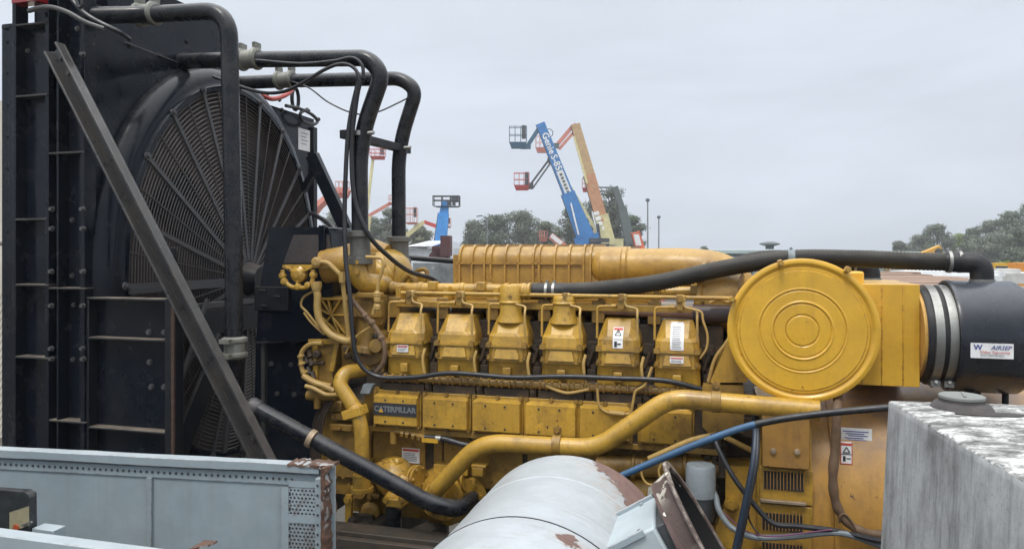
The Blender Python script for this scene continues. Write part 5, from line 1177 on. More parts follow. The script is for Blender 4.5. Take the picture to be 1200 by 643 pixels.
# ================================================================== MIDDLE GROUND
TIMB = mat('weathered_pinkish_timber', (.24,.155,.11), .85, grime=(.12,.08,.055), g_amt=.7, g_scale=7, streak=.3, bump=.6, dust=(.22,.15,.11), dust_amt=.7)
zt5 = H-.245; ua = QV(1000,330,1.3).x; ub_ = QV(1160,330,1.3).x+.4
st = thing('timber_stack', 'stack of long weathered planks with brown streaked top behind the air box', 'timber', ((ua+ub_)/2, 3, .02))
for i in range(13):
    b = MB(); y0 = 1.3+i*.30; b.box((ua-.15+random.uniform(-.05,.05), y0, zt5-.05), (ub_+random.uniform(-.1,.1), y0+.285, zt5+random.uniform(-.006,.006))); b.build('plank', TIMB, st, .004)
for i in range(14):
    b = MB(); z1_ = zt5-.056-i*.075; b.box((ua-.1+random.uniform(-.06,.06), 1.30+random.uniform(0,.03), z1_-.062), (ub_+random.uniform(-.15,.1), 1.62, z1_)); b.build('plank', TIMB, st, .004)
b = MB(); b.box((ua,1.62,.02),(ub_-.1,5.1,zt5-.06)); b.build('stack_core', TIMB, st)
b = MB(); b.prism([QV(1140,452,1.6),QV(1240,456,1.6),QV(1240,500,1.6),QV(1140,490,1.6)],(0,.25,0)); b.m(0)
for x in (1150,1172,1192): b.cyl(QV(x,463,1.6),QV(x,463,1.59),.012,10)
b.box((QV(1150,480,1.6).x,1.62,.02),(QV(1165,480,1.6).x,1.8,QV(1150,485,1.6).z)); tag(b.build('yellow_beam', YELB, None, .008), 'yellow steel beam seen below the dark canister at the right edge', 'beam')
# grey crackled box behind the engine front
gx = MB(); q0 = QY(484,308,8.5); q1 = QY(545,308,8.5); gx.box((q0.x,q0.y,.02),(q1.x,q0.y+1.2,q0.z))
tag(gx.build('weathered_tank', mat('crackled_grey_sheet',(.22,.24,.25),.6,grime=(.08,.08,.08),g_amt=.9,g_scale=5,chip=(.5,.5,.5),chip_amt=.08,chip_scale=12,bump=.6)), 'grey crackled sheet metal box behind the front of the engine', 'tank')
b = MB(True); b.tube([WY(470,301,8.2),WY(505,304,8.2),WY(548,307,8.2)],.03,10); tag(b.build('black_rail', BLKM), 'thin black pipe lying over the grey crackled box', 'pipe')
b = MB(True); b.box(WY(785,352,10)+Vector((0,0,0)), WY(834,400,11.0)); b.m(1); b.box(WY(783,346,9.95), WY(836,352,11.1)); b.m(2)
for x in (801,806,815): b.box(WY(x,364,9.98), WY(x+3,369,10.1))
tag(b.build('equipment_cabinet', [mat('pale_blue_grey_sheet',(.30,.36,.42),.5,grime=(.15,.13,.12),g_amt=.4,g_scale=2), mat('grey_roof_sheet',(.22,.24,.27),.5), DGREY]), 'small pale blue grey cabinet with flat roof glimpsed under the long hose', 'cabinet')
b = MB(True); b.box(WY(760,352,10.2), WY(782,392,11)); b.m(1); b.box(WY(764,352,10.15), WY(780,358,10.3)); tag(b.build('rusty_machine', [BRUST, RED]), 'rust red machine beside the pale cabinet under the long hose', 'machine')
b = MB(True); b.box(WY(1072,318,15), WY(1142,322,16)); b.box(WY(1080,323,14.9), WY(1142,340,15.8)); b.box(WY(1090,313,15.3), WY(1100,318,15.6))
tag(b.build('white_panel_stack', mat('white_sheet',(.68,.70,.71),.5,grime=(.4,.38,.35),g_amt=.3,g_scale=2)), 'stack of white flat panels behind the elbow of the long hose', 'panels')
b = MB(True); b.box(WY(1166,320,16), WY(1196,330,17)); b.box(WY(1170,315,16.2), WY(1182,320,16.6)); b.m(1); b.box(WY(1166,308,22), WY(1172,320,22.4)); b.m(2); b.box(WY(1178,312,20),WY(1190,324,20.4))
pp_ = thing('parts_pile', 'pale pile of parts beyond the canister near the right edge', 'parts pile', WY(1180,330,17), frame=False)
b.each('part', [mat('white_pipe_pile',(.6,.6,.58),.5,grime=(.2,.18,.15),g_amt=.7,g_scale=5), YELB, DGREY], pp_)
b = MB(True); b.box(WY(1189,316,18), WY(1215,328,19)); b.cyl(WY(1192,330,17.9), WY(1192,330,19.1), .3, 16); b.box(WY(1200,308,18.2), WY(1215,316,18.8))
tag(b.build('orange_machine', mat('orange_machine_paint',(.6,.28,.05),.5,grime=(.2,.12,.05),g_amt=.5,g_scale=3)), 'small orange machine at the right edge beyond the canister', 'machine')
b = MB(True); b.box(WY(516,276,30), WY(530,300,31)); b.box(WY(506,290,30.5), WY(528,306,31.5)); b.cyl(WY(512,303,30.4),WY(512,303,31.6),.35,14); b.bar(WY(506,290,30.2), WY(527,286,30.2),.08,.1)
tag(b.build('old_machine', mat('dull_maroon_paint',(.09,.03,.03),.6,grime=(.03,.025,.025),g_amt=.5,g_scale=3)), 'dull maroon machine left of the ribbed yellow housing', 'machine')
# chain link fence at far left with pale wall behind
fn = thing('chain_link_fence', 'chain link fence seen in the strip left of the radiator', 'fence', WY(4,480,6), frame=False)
x0, x1 = WY(-150,292,6).x, WY(60,292,6).x
b = MB(True); zt3 = WY(0,285,6).z
for i in range(44):
    xx = x0+(x1-x0)*i/43*1.0
    for sg in (-1,1):
        a_ = Vector((xx,6+.004*sg,.02)); Hh = zt3-.02; e_ = Vector((xx+sg*Hh*.55,6+.004*sg,zt3)); 
        if e_.x > x1: f = (x1-a_.x)/(e_.x-a_.x) if e_.x!=a_.x else 1; e_ = a_.lerp(e_, max(0,f))
        if e_.x < x0: f = (x0-a_.x)/(e_.x-a_.x); e_ = a_.lerp(e_, max(0,f))
        if (e_-a_).length > .05: b.tube([a_,e_],.0022,4)
b.build('wire_mesh', COUP, fn)
for xx in (x0, x1): MB(True).cyl((xx,6,0),(xx,6,zt3+.1),.03,12).build('post', COUP, fn)
MB(True).cyl((x0,6,zt3),(x1,6,zt3),.02,10).build('top_rail', COUP, fn)
MB(True).cyl((x0,6.04,WY(0,286,6).z-.0),(x1,6.04,WY(0,286,6).z),.012,8).build('rail', COUP, fn) if False else None
b = MB(True); b.box((WY(-150,292,9).x,9,.0),(WY(60,292,9).x,9.2,WY(0,118,9).z)); tag(b.build('boundary_wall', mat('cream_wall',(.62,.58,.50),.85,grime=(.4,.36,.3),g_amt=.5,g_scale=1.5,bump=.3)), 'cream wall behind the chain link fence at the far left', 'wall')

# ================================================================== FAR BUILDINGS AND POLES
def wm(n, c, r=.6, **k): return mat(n, c, r, grime=tuple(x*.6 for x in c), g_amt=.4, g_scale=.5, bump=0, **k)
bd = thing('long_shed', 'long low greenish grey shed with flat roof along the horizon behind the long hose', 'shed', WY(950,310,60), frame=False)
D = 60
b = MB(True); b.box(WY(812,297,D)*1.0, Vector((WY(1110,297,D).x, D+20, 0))); b.build('wall', wm('sage_wall',(.30,.37,.36)), bd)
b = MB(True); b.box((WY(838,297,D).x, D-.5, WY(0,297,D).z+.002), (WY(1022,297,D).x, D+20.5, WY(0,293,D).z)); b.box((WY(808,297,D).x, D+.3, WY(0,297,D).z+.003),(WY(1112,297,D).x, D+20, WY(0,295,D).z)); b.build('roof', wm('sage_roof',(.36,.44,.43)), bd)
b = MB(True)
for x in (880,960,1008,1056,1090): b.box(WY(x,299,D-.05), WY(x+1.2,322,D+.05))
b.build('wall_batten', DGREY, bd)
b = MB(True); c = WY(902,292,D+3); b.cyl(c,c+Vector((0,0,.25)),.35,12); b.lathe(c+Vector((0,0,.25)),(0,0,1),[(.3,0),(.85,.15),(.85,.25),(.3,.4)],14); b.build('roof_vent', wm('dark_vent',(.10,.11,.11)), bd)
b = MB(True); b.box((WY(838,297,D).x, D-.6, WY(0,302,D).z),(WY(1022,297,D).x,D-.02,WY(0,300,D).z)); b.build('eaves_strip', wm('slate_strip',(.13,.16,.19)), bd)
sh = thing('white_shed', 'small white gabled shed left of the blue lift mast', 'shed', WY(505,310,48), frame=False)
D = 48; z0 = WY(0,291,D).z
b = MB(True); b.box((WY(478,0,D).x,D,0),(WY(531,0,D).x,D+6,z0)); b.prism([Vector((WY(505,0,D).x,D,z0+.001)),Vector((WY(531,0,D).x,D,z0+.001)),Vector((WY(529,0,D).x,D,WY(0,283,D).z)),Vector((WY(519,0,D).x,D,WY(0,285,D).z))],(0,6,0)); b.build('wall', wm('white_wall',(.62,.65,.68)), sh)
b = MB(True); b.add([Vector((WY(470,0,D).x,D-.3,WY(0,290,D).z)),Vector((WY(500,0,D).x,D-.3,WY(0,291,D).z)),Vector((WY(526,0,D).x,D-.3,WY(0,282,D).z)),Vector((WY(490,0,D).x,D+6,WY(0,281,D).z))],[(0,1,2,3)]); b.box((WY(470,0,D).x,D-.3,z0+.0),(WY(512,0,D).x,D+6,z0+.12)); b.build('roof', wm('white_roof',(.60,.63,.67)), sh)
def pole(px, ty, D, lamp, label, r=.1):
    t = thing('street_lamp' if lamp else 'flood_light_pole', label, 'lamp post', WY(px,292,D)*1.0, frame=False)
    b = MB(True); base = Vector((WY(px,0,D).x,D,0)); top = WY(px,ty,D); b.tube([base,top], lambda f:r*(1-.3*f), 8); b.build('post', wm('galvanised_post',(.20,.21,.22)), t)
    b = MB(True)
    if lamp: b.tube([top,top+Vector((-.35,0,.25)),top+Vector((-.7,0,.3))],.04,6); b.obox(top+Vector((-.95,0,.3)),(.35,0,.05),(0,.15,0),(-.01,0,.07))
    else: b.lathe(top-Vector((0,0,.15)),(0,0,1),[(.08,0),(.15,.04),(.15,.2),(.06,.26)],12)
    b.build('lamp_head', wm('lamp_head',(.12,.13,.14)), t)
pole(759, 234, 55, False, 'taller of the two plain poles standing right of the boom lifts', .075)
pole(772, 254, 62, False, 'shorter of the two plain poles standing right of the boom lifts', .07)
pole(571, 256, 90, True, 'street lamp rising above the trees behind the ribbed yellow housing', .09)

# ================================================================== BOOM LIFTS
def cm(n, c): return mat(n, c, .5, grime=tuple(x*.5 for x in c), g_amt=.3, g_scale=.8, bump=0)
LB = cm('lift_blue',(.035,.19,.48)); LBD = cm('lift_dark_blue',(.03,.10,.17)); LC = cm('lift_cream',(.62,.56,.30)); LO = cm('lift_orange',(.52,.25,.13)); LRD = cm('lift_red',(.50,.06,.05)); LK = cm('lift_dark',(.05,.055,.06)); LTAN = cm('lift_tan',(.50,.33,.16)); LGN = cm('lift_dark_green',(.09,.11,.11)); LW = cm('lift_white',(.75,.76,.76)); LPK = cm('lift_faded_red',(.55,.2,.15))
def bm_(name, a, c, w0, m_, t, w1=None, dep=None):
    a = Vector(a); c = Vector(c); w1 = w1 or w0; d = (c-a).normalized(); n = Vector((0,-1,0)); s_ = d.cross(n).normalized(); dep = dep or w0*.8
    b = MB(True); b.loft([[a+s_*w0/2+n*dep/2,a-s_*w0/2+n*dep/2,a-s_*w0/2-n*dep/2,a+s_*w0/2-n*dep/2],[c+s_*w1/2+n*dep/2,c-s_*w1/2+n*dep/2,c-s_*w1/2-n*dep/2,c+s_*w1/2-n*dep/2]])
    if w0 > .7:
        b.cyl(c - Vector((0,dep*.62,0)) - d*w1*.3, c + Vector((0,dep*.62,0)) - d*w1*.3, w1*.16, 12)
        o_ = b.build(name, m_, t)
        hb = MB(True); hb.tube([a + s_*w0*.53 + n*(dep/2-.1), c + s_*w1*.53 + n*(dep/2-.1)], .05, 5); hb.build('boom_hose', LK, o_)
        eb = MB(True)
        for f in (.03,.97): eb.obox(a.lerp(c,f), d*.06, s_*(w0+(w1-w0)*f)*.53, n*dep*.53)
        eb.each('boom_collar', m_, o_)
        return o_
    return b.build(name, m_, t)
def basket(x0,y0,x1,y1,D,m_,mrail,t, floor=.2):
    a = WY(x0,y0,D); c = WY(x1,y1,D); wd = c.x-a.x; dd = 1.0; hh = a.z-c.z
    b = MB(True); b.loft([[Vector((a.x+wd*.12,D-dd*.35,c.z)),Vector((c.x-wd*.05,D-dd*.35,c.z)),Vector((c.x-wd*.05,D+dd*.35,c.z)),Vector((a.x+wd*.12,D+dd*.35,c.z))],
       [Vector((a.x,D-dd/2,c.z+hh*floor)),Vector((c.x,D-dd/2,c.z+hh*floor)),Vector((c.x,D+dd/2,c.z+hh*floor)),Vector((a.x,D+dd/2,c.z+hh*floor))]]); bk = b.build('basket', m_, t)
    b = MB(True); r = wd*.014+.012
    for z in (a.z, c.z+hh*.62):
        P = [Vector((a.x,D-dd/2,z)),Vector((c.x,D-dd/2,z)),Vector((c.x,D+dd/2,z)),Vector((a.x,D+dd/2,z))]
        for i in range(4): b.tube([P[i],P[(i+1)%4]],r,6)
    for f in (0,.33,.66,1):
        for yy in (-.5,.5): b.tube([Vector((a.x+wd*f,D+yy*dd,c.z+hh*floor)),Vector((a.x+wd*f,D+yy*dd,a.z))],r,6)
    b.build('guard_rail', mrail, t)
    b = MB(True); b.box((c.x-wd*.28,D-.5,c.z+hh*.45),(c.x-wd*.04,D+.1,c.z+hh*1.05)); b.build('control_box', LK, t)
def chassis(px, D, m_, t, w=2.6):
    x = WY(px,0,D).x; b = MB(True); b.box((x-w*.7,D-1.1,.55),(x+w*.7,D+1.1,1.15)); b.box((x-w*.45,D-1.0,1.151),(x+w*.6,D+1.0,2.0)); b.build('chassis', m_, t)
    for sx_ in (-1,1):
        for sy_ in (-1,1): MB(True).lathe((x+sx_*w*.52,D+sy_*1.1,.5),(0,sy_,0),[(.3,-.18),(.5,-.14),(.5,.14),(.3,.18)],20).build('wheel', LK, t)
# 1 blue
D = 80
t = thing('boom_lift', 'blue boom lift with white lettering on its raised boom, tallest in front', 'boom lift', WY(695,292,D)-Vector((0,0,H)), frame=False, group='boom lifts in the far yard')
basket(597,149,617,174,D,LBD,LBD,t,.28)
bm_('jib', WY(617,173,D), WY(634.5,146,D), .42, LBD, t); bm_('basket_arm', WY(610,172,D), WY(622,172,D), .5, LBD, t)
m1 = bm_('boom_upper', WY(633,145,D), WY(668,232,D), .95, LB, t, 1.15, .7); m2 = bm_('boom_lower', WY(665,226,D), WY(690,288,D), 1.45, LB, t, 2.0, 1.0)
bm_('boom_base', WY(686,276,D), WY(692,300,D), 2.6, LB, t, 2.8, 1.2)
a = WY(633,145,D); c = WY(668,232,D); d = (c-a).normalized(); up_ = Vector((d.z*-1,0,d.x)); up_ = Vector((-d.z,0,d.x)) if False else d.cross(Vector((0,1,0))) * -1
def along(s_, f, size, m_, bold=.03):
    b = MB(True); b.text(s_, a.lerp(c,f)+Vector((0,-.40,0)), d, Vector((0,1,0)).cross(d)*-1 if False else Vector((-d.z,0,d.x)), size, bold); b.build('lettering', m_, m1)
along('Genie', .27, 1.0, LW, .02); along('S-85', .53, 1.0, LW, .02)
b = MB(True); pc = a.lerp(c,.84)+Vector((0,-.37,0)); nn_ = Vector((-d.z,0,d.x)); b.obox(pc+d*.0, d*1.75, nn_*.36, Vector((0,.01,0))); b.m(1); b.text('Power Rental', pc+Vector((0,-.03,0)), d, nn_, .46, .0) if False else [b.obox(pc+d*(-1.3+.4*q)+Vector((0,-.02,0)), d*.13, nn_*.14, Vector((0,.01,0))) for q in range(7)]
b.build('boom_sign', [LW, LGN], m1)
bm_('lift_cylinder', WY(669,238,D-.7), WY(678,275,D-.7), .16, LW, t)
b = MB(True); b.box(WY(691,279,D-1),WY(712,284,D+.5)); b.box(WY(690,285.5,D-1),WY(712,289,D+.5)); b.build('hose_tray', LK, t); chassis(698,D,LB,t)
# 2 cream with red basket
D = 84
t = thing('boom_lift', 'cream boom lift with red basket hanging left, behind the blue boom', 'boom lift', WY(705,292,D)-Vector((0,0,H)), frame=False, group='boom lifts in the far yard')
basket(602.5,203,620,223,D,LRD,LRD,t,.3)
bm_('jib', WY(621,217,D), WY(645,185,D), .22, LK, t); bm_('jib_link', WY(624,221,D), WY(648,187,D), .18, LK, t); bm_('basket_arm', WY(615,218,D), WY(625,218,D), .7, LK, t)
b = MB(True); b.lathe(WY(647,187,D)-Vector((0,.4,0)),(0,1,0),[(.55,0),(.55,.8)],16); b.build('jib_knuckle', LK, t)
m1 = bm_('boom_upper', WY(649,190,D), WY(668,230,D), .8, LC, t, 1.0, .7); m2 = bm_('boom_lower', WY(664,222,D), WY(700,288,D), 1.25, LC, t, 1.9, .9); bm_('boom_base', WY(695,270,D), WY(706,292,D), 1.8, LC, t, 2.4, 1.2)
a = WY(664,222,D); c = WY(700,288,D); d = (c-a).normalized()
b = MB(True); b.text('JLG', a.lerp(c,.62)+Vector((0,-.5,0)), d, Vector((-d.z,0,d.x)), 1.1, .05, .3); b.build('lettering', LK, m2); bm_('tie_bar', WY(694,248,D-.6), WY(702,282,D-.6), .15, LW, t); bm_('tie_bar', WY(700,262,D-.7), WY(703,285,D-.7), .35, LK, t)
bm_('counterweight', WY(716,280,D), WY(716,291,D), 2.6, LC, t, 2.6, 1.4); chassis(708,D,LC,t)
# 3 orange / tan
D = 88
t = thing('boom_lift', 'faded orange boom lift with brown double jib, highest knuckle right of the blue one', 'boom lift', WY(715,292,D)-Vector((0,0,H)), frame=False, group='boom lifts in the far yard')
basket(628,160,642,179,D,LPK,LPK,t,.3); b = MB(True); b.ring(WY(643,156,D),(.5,0,0),(0,0,.5),.05,5,16); b.build('hose_loop', LK, t)
bm_('jib', WY(651,172,D), WY(672,147,D), .45, LPK, t); bm_('jib_link', WY(655,175,D), WY(676,151,D), .35, LPK, t); bm_('basket_arm', WY(640,171,D), WY(655,171,D), .6, LGN, t)
bm_('boom_knuckle', WY(671,147,D), WY(677,152,D), .7, LPK, t)
bm_('boom_upper', WY(674,146,D), WY(696,222,D), 1.05, LTAN, t, 1.2, .8); bm_('boom_rail', WY(672.5,160,D-.5), WY(688,215,D-.5), .25, LC, t); bm_('boom_middle', WY(690,205,D), WY(706,262,D), 1.35, LO, t, 1.4, .9)
q_ = bm_('boom_lower', WY(704,252,D), WY(712,285,D), 1.6, LC, t, 1.8, 1.0); b = MB(True)
for f in range(4): b.obox(WY(699+f*2,250+f*6,D-.6),(.3,0,.1),(0,.02,0),(-.08,0,.22))
b.build('boom_marks', LW, q_); chassis(716,D,LO,t)
# 4 dark
D = 92
t = thing('boom_lift', 'dark green grey boom lift with flat truss jib and small red basket, rightmost', 'boom lift', WY(738,292,D)-Vector((0,0,H)), frame=False, group='boom lifts in the far yard')
basket(682.5,209,692,225,D,LRD,LPK,t,.3)
bm_('jib', WY(700,219.5,D), WY(722,220,D), .18, LGN, t); bm_('jib_link', WY(700,224,D), WY(720,224,D), .18, LGN, t)
for x in (703,709,715): bm_('jib_web', WY(x,219,D), WY(x+3,224,D), .1, LGN, t)
bm_('boom_upper', WY(720,219,D), WY(731,250,D), .75, LGN, t); bm_('boom_lower', WY(729,244,D), WY(739,287,D), 1.0, LGN, t, 1.2); chassis(742,D,LGN,t)
# 5 blue mast with wide basket
D = 62
t = thing('mast_lift', 'bright blue upright boom with wide dark basket on top, right of the tall pipes', 'boom lift', WY(515,292,D)-Vector((0,0,H)), frame=False, group='boom lifts in the far yard')
LBB = cm('mast_blue',(.06,.30,.72))
bm_('mast_upper', WY(522,236,D), WY(520,252,D), .6, LBB, t, .75); bm_('mast', WY(520,250,D), WY(514,306,D), .82, LBB, t, 1.1, .7)
basket(508,230,538.5,243,D,LGN,LK,t,.1); b = MB(True); b.box(WY(524,236,D-.5),WY(528,241,D)); b.box(WY(530,237,D-.5),WY(534,241,D)); b.build('tool_box', LK, t); chassis(514,D,LBB,t)
# 6 knuckle lift with orange-cream arm
D = 70
t = thing('boom_lift', 'low lift with pink basket and folded cream and red arm left of blue mast', 'boom lift', WY(470,292,D)-Vector((0,0,H)), frame=False, group='boom lifts in the far yard')
basket(476,244,489,263,D,LPK,LPK,t,.12); bm_('boom_lower', WY(470,281,D), WY(497,260,D), .45, LC, t, .35); bm_('boom_upper', WY(497,260,D), WY(511,265,D), .35, LRD, t); basket(520,256,528,267,D,LPK,LPK,t,.15); bm_('jib', WY(510,265,D), WY(522,266,D), .25, LPK, t); chassis(468,D,LC,t)
# 7..
D = 60
t = thing('boom_lift', 'faded red lift with curved arm between the radiator and the first tall pipe', 'boom lift', WY(360,292,D)-Vector((0,0,H)), frame=False, group='boom lifts in the far yard')
basket(395,213,408,232,D,LPK,LPK,t,.2); p7 = [WY(366,252,D),WY(375,240,D),WY(388,230,D),WY(400,225,D),WY(409,228,D)]
b = MB(True); b.tube(spline(p7,5),.42,6); b.build('boom', LPK, t); bm_('boom_lower', WY(366,250,D), WY(350,292,D), .8, LPK, t); chassis(352,D,LPK,t)
D = 75
t = thing('boom_lift', 'thin pale boom reaching up between the two tall pipes to a red tip', 'boom lift', WY(425,292,D)-Vector((0,0,H)), frame=False, group='boom lifts in the far yard')
bm_('boom', WY(430,254,D), WY(458,238,D), .3, LPK, t); bm_('boom_lower', WY(432,253,D), WY(426,292,D), .6, LC, t); basket(456,229,463,240,D,LRD,LPK,t,.2); chassis(428,D,LC,t)
t = thing('boom_lift', 'small red basket seen high between the two tall pipes', 'boom lift', WY(445,292,D+10)-Vector((0,0,H)), frame=False, group='boom lifts in the far yard')
basket(434,175,451,187,D+10,LRD,LRD,t,.3); bm_('boom', WY(437,187,D+10), WY(425,292,D+10), .3, LC, t); chassis(425,D+10,LRD,t)
D = 70
t = thing('boom_lift', 'low orange lift with small basket in front of the trees left of the blue boom', 'boom lift', WY(660,292,D)-Vector((0,0,H)), frame=False, group='boom lifts in the far yard')
basket(632,271,641,283,D,LPK,LPK,t,.35); bm_('jib', WY(640,274,D), WY(648,279,D), .3, LK, t); bm_('boom', WY(645,276,D), WY(664,291,D), .6, LPK, t); b = MB(True); b.obox(WY(652,280.5,D-.3),(.5,0,-.4),(0,.01,0),(.12,0,.15)); b.build('boom_marks', LW, t); chassis(666,D,LPK,t)
D = 66
t = thing('boom_lift', 'orange red boom end with white marking low beside the rightmost tree', 'boom lift', WY(750,292,D)-Vector((0,0,H)), frame=False, group='boom lifts in the far yard')
m1 = bm_('boom', WY(744,272,D), WY(751,296,D), .75, cm('lift_vermilion',(.65,.15,.07)), t, .85); b = MB(True); b.obox(WY(747,281,D-.4),(.25,0,0),(0,.01,0),(.12,0,-.5)); b.build('boom_marks', LW, m1); chassis(752,D,LO,t)
D = 60
t = thing('crane_boom', 'yellow crane boom tip poking over the long hose in front of the forest', 'crane', WY(1085,292,D)-Vector((0,0,H)), frame=False)
bm_('boom', WY(1072,303,D), WY(1102,292,D), .55, cm('crane_yellow',(.62,.33,.04)), t, .7); b = MB(True); b.cyl(WY(1100,295,D-.4),WY(1100,295,D+.4),.28,12); b.build('boom_head', LK, t); chassis(1062,D,LTAN,t)

# ================================================================== TREES
def leafmat(n, c):
    m = bpy.data.materials.new(n); m.use_nodes = True; t = m.node_tree; N = t.nodes; L = t.links; p = N['Principled BSDF']; p.inputs['Roughness'].default_value = .65; p.inputs['Specular IOR Level'].default_value = .3
    tcn = N.new('ShaderNodeTexCoord'); nz_ = N.new('ShaderNodeTexNoise'); nz_.inputs['Scale'].default_value = .9; nz_.inputs['Detail'].default_value = 5; L.new(tcn.outputs['Object'], nz_.inputs['Vector'])
    r = N.new('ShaderNodeValToRGB'); L.new(nz_.outputs['Fac'], r.inputs[0]); r.color_ramp.elements[0].position = .35; r.color_ramp.elements[1].position = .68
    r.color_ramp.elements[0].color = (*[x*.75 for x in c],1); r.color_ramp.elements[1].color = (*[x*1.3 for x in c],1); L.new(r.outputs[0], p.inputs['Base Color']); return m
LF = [leafmat('olive_foliage',(.125,.145,.085)), leafmat('grey_green_foliage',(.12,.14,.10)), leafmat('dark_foliage',(.095,.12,.078)), leafmat('light_green_foliage',(.17,.22,.06))]
BARK = mat('bark', (.14,.11,.09), .9, grime=(.06,.05,.04), g_amt=.5, g_scale=3, bump=.3)
def tree(x, y, h, wd, mi, label, nleaf=9500, leaf=.27, seed=0, group=None, base=0, name='tree', low=.28):
    rnd = random.Random(seed); t = thing(name, label, 'tree' if name=='tree' else 'bush', (x,y,base), frame=False, group=group)
    b = MB(True); top = Vector((x+rnd.uniform(-.3,.3), y, base+h*.8)); b.tube(spline([Vector((x,y,base)),Vector((x+rnd.uniform(-.2,.2),y,base+h*.4)),top],6), lambda f:h*.022*(1-.75*f)+.01, 8)
    cl = []
    for i in range(46 if h > 4 else 12):
        a = rnd.uniform(0,2*math.pi); z = rnd.uniform(low,1.0); prof_ = math.sin(min(1,(z-low+.12)/(1.12-low))*math.pi)**.55 if z<.99 else .3
        rr = rnd.uniform(.15,.92)*prof_*wd/2; c = Vector((x+math.cos(a)*rr, y+math.sin(a)*rr*.8, base+h*z)); s_ = rnd.uniform(.10,.25)*wd*(1.15-.35*z); c.z = min(c.z, base+h-s_*.45)
        cl.append((c,s_)); 
        if h > 4: b.tube([Vector((x,y,base+h*max(.2,z-.3))), c.lerp(Vector((x,y,c.z-.5)),.4), c], lambda f:h*.008*(1-.7*f)+.008, 5)
    b.build('trunk', BARK, t)
    vs, fs = [], []; tot = sum(s_*s_ for c,s_ in cl)
    for c,s_ in cl:
        for k in range(int(nleaf*s_*s_/tot)):
            d = Vector((rnd.gauss(0,1),rnd.gauss(0,1),rnd.gauss(0,1))).normalized(); q = c + Vector((d.x,d.y,d.z*.75))*s_*(rnd.uniform(.35,1.08)**.6 if rnd.random() < .93 else rnd.uniform(1.0,1.4))*(1+.25*noise.noise(d*2.3+c))
            n = (d + Vector((rnd.gauss(0,.45),rnd.gauss(0,.45),rnd.gauss(0,.45)))).normalized(); u_ = n.orthogonal().normalized(); u_ = (Matrix.Rotation(rnd.uniform(0,6.3),3,n) @ u_); w_ = n.cross(u_); L_ = leaf*rnd.uniform(.6,1.2)
            i0 = len(vs); vs += [q-u_*L_*.5, q+w_*L_*.28, q+u_*L_*.5, q-w_*L_*.28]; fs.append((i0,i0+1,i0+2,i0+3))
    inv = rootm(t).inverted(); me = bpy.data.meshes.new('crown'); me.from_pydata([inv @ v for v in vs], [], fs); me.materials.append(LF[mi]); me.update()
    o = bpy.data.objects.new('crown', me); col.objects.link(o); o.parent = t; return t
def ptree(px, ty, wpx, D, mi, label, seed, **k):
    p = WY(px, ty-2, D); tree(p.x, D, p.z, wpx*1.3/FPX*D, mi, label, seed=seed, **k)
G1 = 'trees behind the boom lifts'; G2 = 'forest trees on the right'
ptree(392,250,34,95,1,'grey green tree directly behind the curved red lift arm',1,group=G1)
ptree(438,258,34,100,1,'tree between the two tall black pipes',2,group=G1)
ptree(458,248,30,100,1,'taller tree just left of the second tall black pipe',3,group=G1)
ptree(489,266,26,90,0,'small rounded tree between the second tall pipe and the blue mast',4,group=G1)
ptree(556,262,32,100,1,'leftmost tree above the ribbed yellow housing',5,group=G1)
ptree(583,255,42,98,2,'dark bushy tree behind the street lamp',6,group=G1)
ptree(612,251,40,96,1,'grey green tree just below the hanging red basket',7,group=G1)
ptree(640,264,34,100,0,'tree behind the low orange lift basket',8,group=G1)
ptree(672,248,34,100,2,'tree behind the base of the blue boom',9,group=G1)
ptree(697,236,34,102,1,'tree behind the cream boom base',10,group=G1)
ptree(717,222,34,98,2,'tall tree rising above the flat truss jib',11,group=G1)
ptree(741,256,26,96,2,'tree just left of the two plain poles',12,group=G1)
ptree(824,290,12,120,2,'tiny tree top above the left end of the long shed',13,nleaf=500,group=G1)
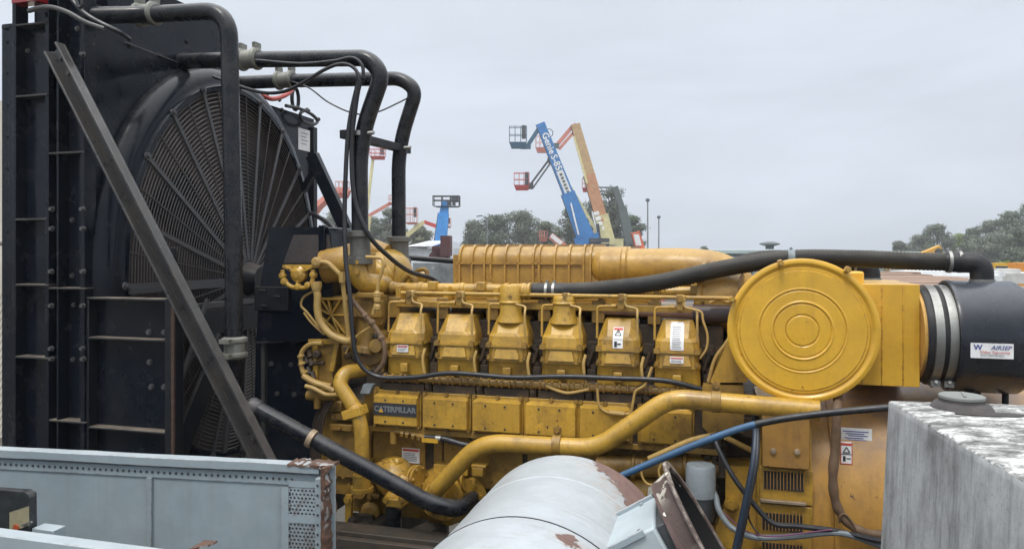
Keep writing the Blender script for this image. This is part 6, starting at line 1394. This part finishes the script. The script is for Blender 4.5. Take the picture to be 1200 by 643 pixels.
for i,(px,ty,wp,D,mi,l) in enumerate(((1052,286,26,120,1,'lowest tree at the left end of the forest'),(1076,279,30,118,1,'small forest tree above the crane boom'),(1099,266,30,112,2,'dark pointed forest tree above the crane boom tip'),(1124,277,28,116,3,'bright green low forest tree left of the elbow clamps'),
        (1138,271,24,112,2,'dark narrow forest tree above the elbow'),(1160,262,36,108,1,'rounded forest tree right of the elbow'),(1184,252,38,104,2,'broad dark forest tree near the right edge'),(1206,236,44,98,2,'tallest forest tree cut by the right edge'),(1172,276,40,92,1,'lower grey green forest tree in front of the others'),(1196,270,36,86,2,'low dark forest tree close to the right edge'),(1150,282,34,96,2,'short dark forest tree just above the elbow'),(1236,225,50,100,1,'forest tree just beyond the right edge'))):
    ptree(px,ty,wp,D,mi,l,20+i,nleaf=12000,low=.03,group=G2)
for i,(px,ty,wp,D,l) in enumerate(((1180,308,26,34,'light green bush left of two beyond the canister'),(1199,305,26,32,'light green bush at the right edge beyond the canister'))):
    ptree(px,ty,wp,D,3,l,50+i,nleaf=2600,leaf=.12,name='bush',group='light green bushes',low=.05)
hz = MB(True); hz.box((-115,-10,-1),(115,140,26)); HZ = hz.build('haze', [bpy.data.materials.new('haze_air')]); tag(HZ, 'pale moist air over the whole yard', 'haze', kind='stuff')
hm = HZ.data.materials[0]; hm.use_nodes = True; hm.node_tree.nodes.remove(hm.node_tree.nodes['Principled BSDF']); pvn = hm.node_tree.nodes.new('ShaderNodeVolumePrincipled'); pvn.inputs['Color'].default_value = (.95,.97,1,1); pvn.inputs['Density'].default_value = .0012; pvn.inputs['Anisotropy'].default_value = .3; hm.node_tree.links.new(pvn.outputs[0], hm.node_tree.nodes['Material Output'].inputs['Volume'])
# low scrub under the trees so their feet do not float against the sky
rnd = random.Random(9); vs, fs = [], []
for i in range(26000):
    x = rnd.uniform(-95,95); y = 104+rnd.uniform(-3,8); z = min(1.7, abs(rnd.gauss(0,.7))); L_ = rnd.uniform(.25,.5); q = Vector((x,y,z)); n = Vector((rnd.gauss(0,1),rnd.gauss(0,1),rnd.gauss(0,1))).normalized(); u_ = n.orthogonal().normalized(); w_ = n.cross(u_)
    i0 = len(vs); vs += [q-u_*L_*.5,q+w_*L_*.3,q+u_*L_*.5,q-w_*L_*.3]; fs.append((i0,i0+1,i0+2,i0+3))
b = MB(True); b.V = vs; b.F = [list(f) for f in fs]; b.M = [0]*len(fs); b.S = [False]*len(fs)
me = bpy.data.meshes.new('scrub'); me.from_pydata(vs, [], fs); me.materials.append(LF[1]); o = bpy.data.objects.new('scrub', me); col.objects.link(o); tag(o, 'low grey green scrub along the far edge of the yard', 'scrub', kind='stuff')
for o_ in bpy.data.objects:
    if 'M' in o_: del o_['M']
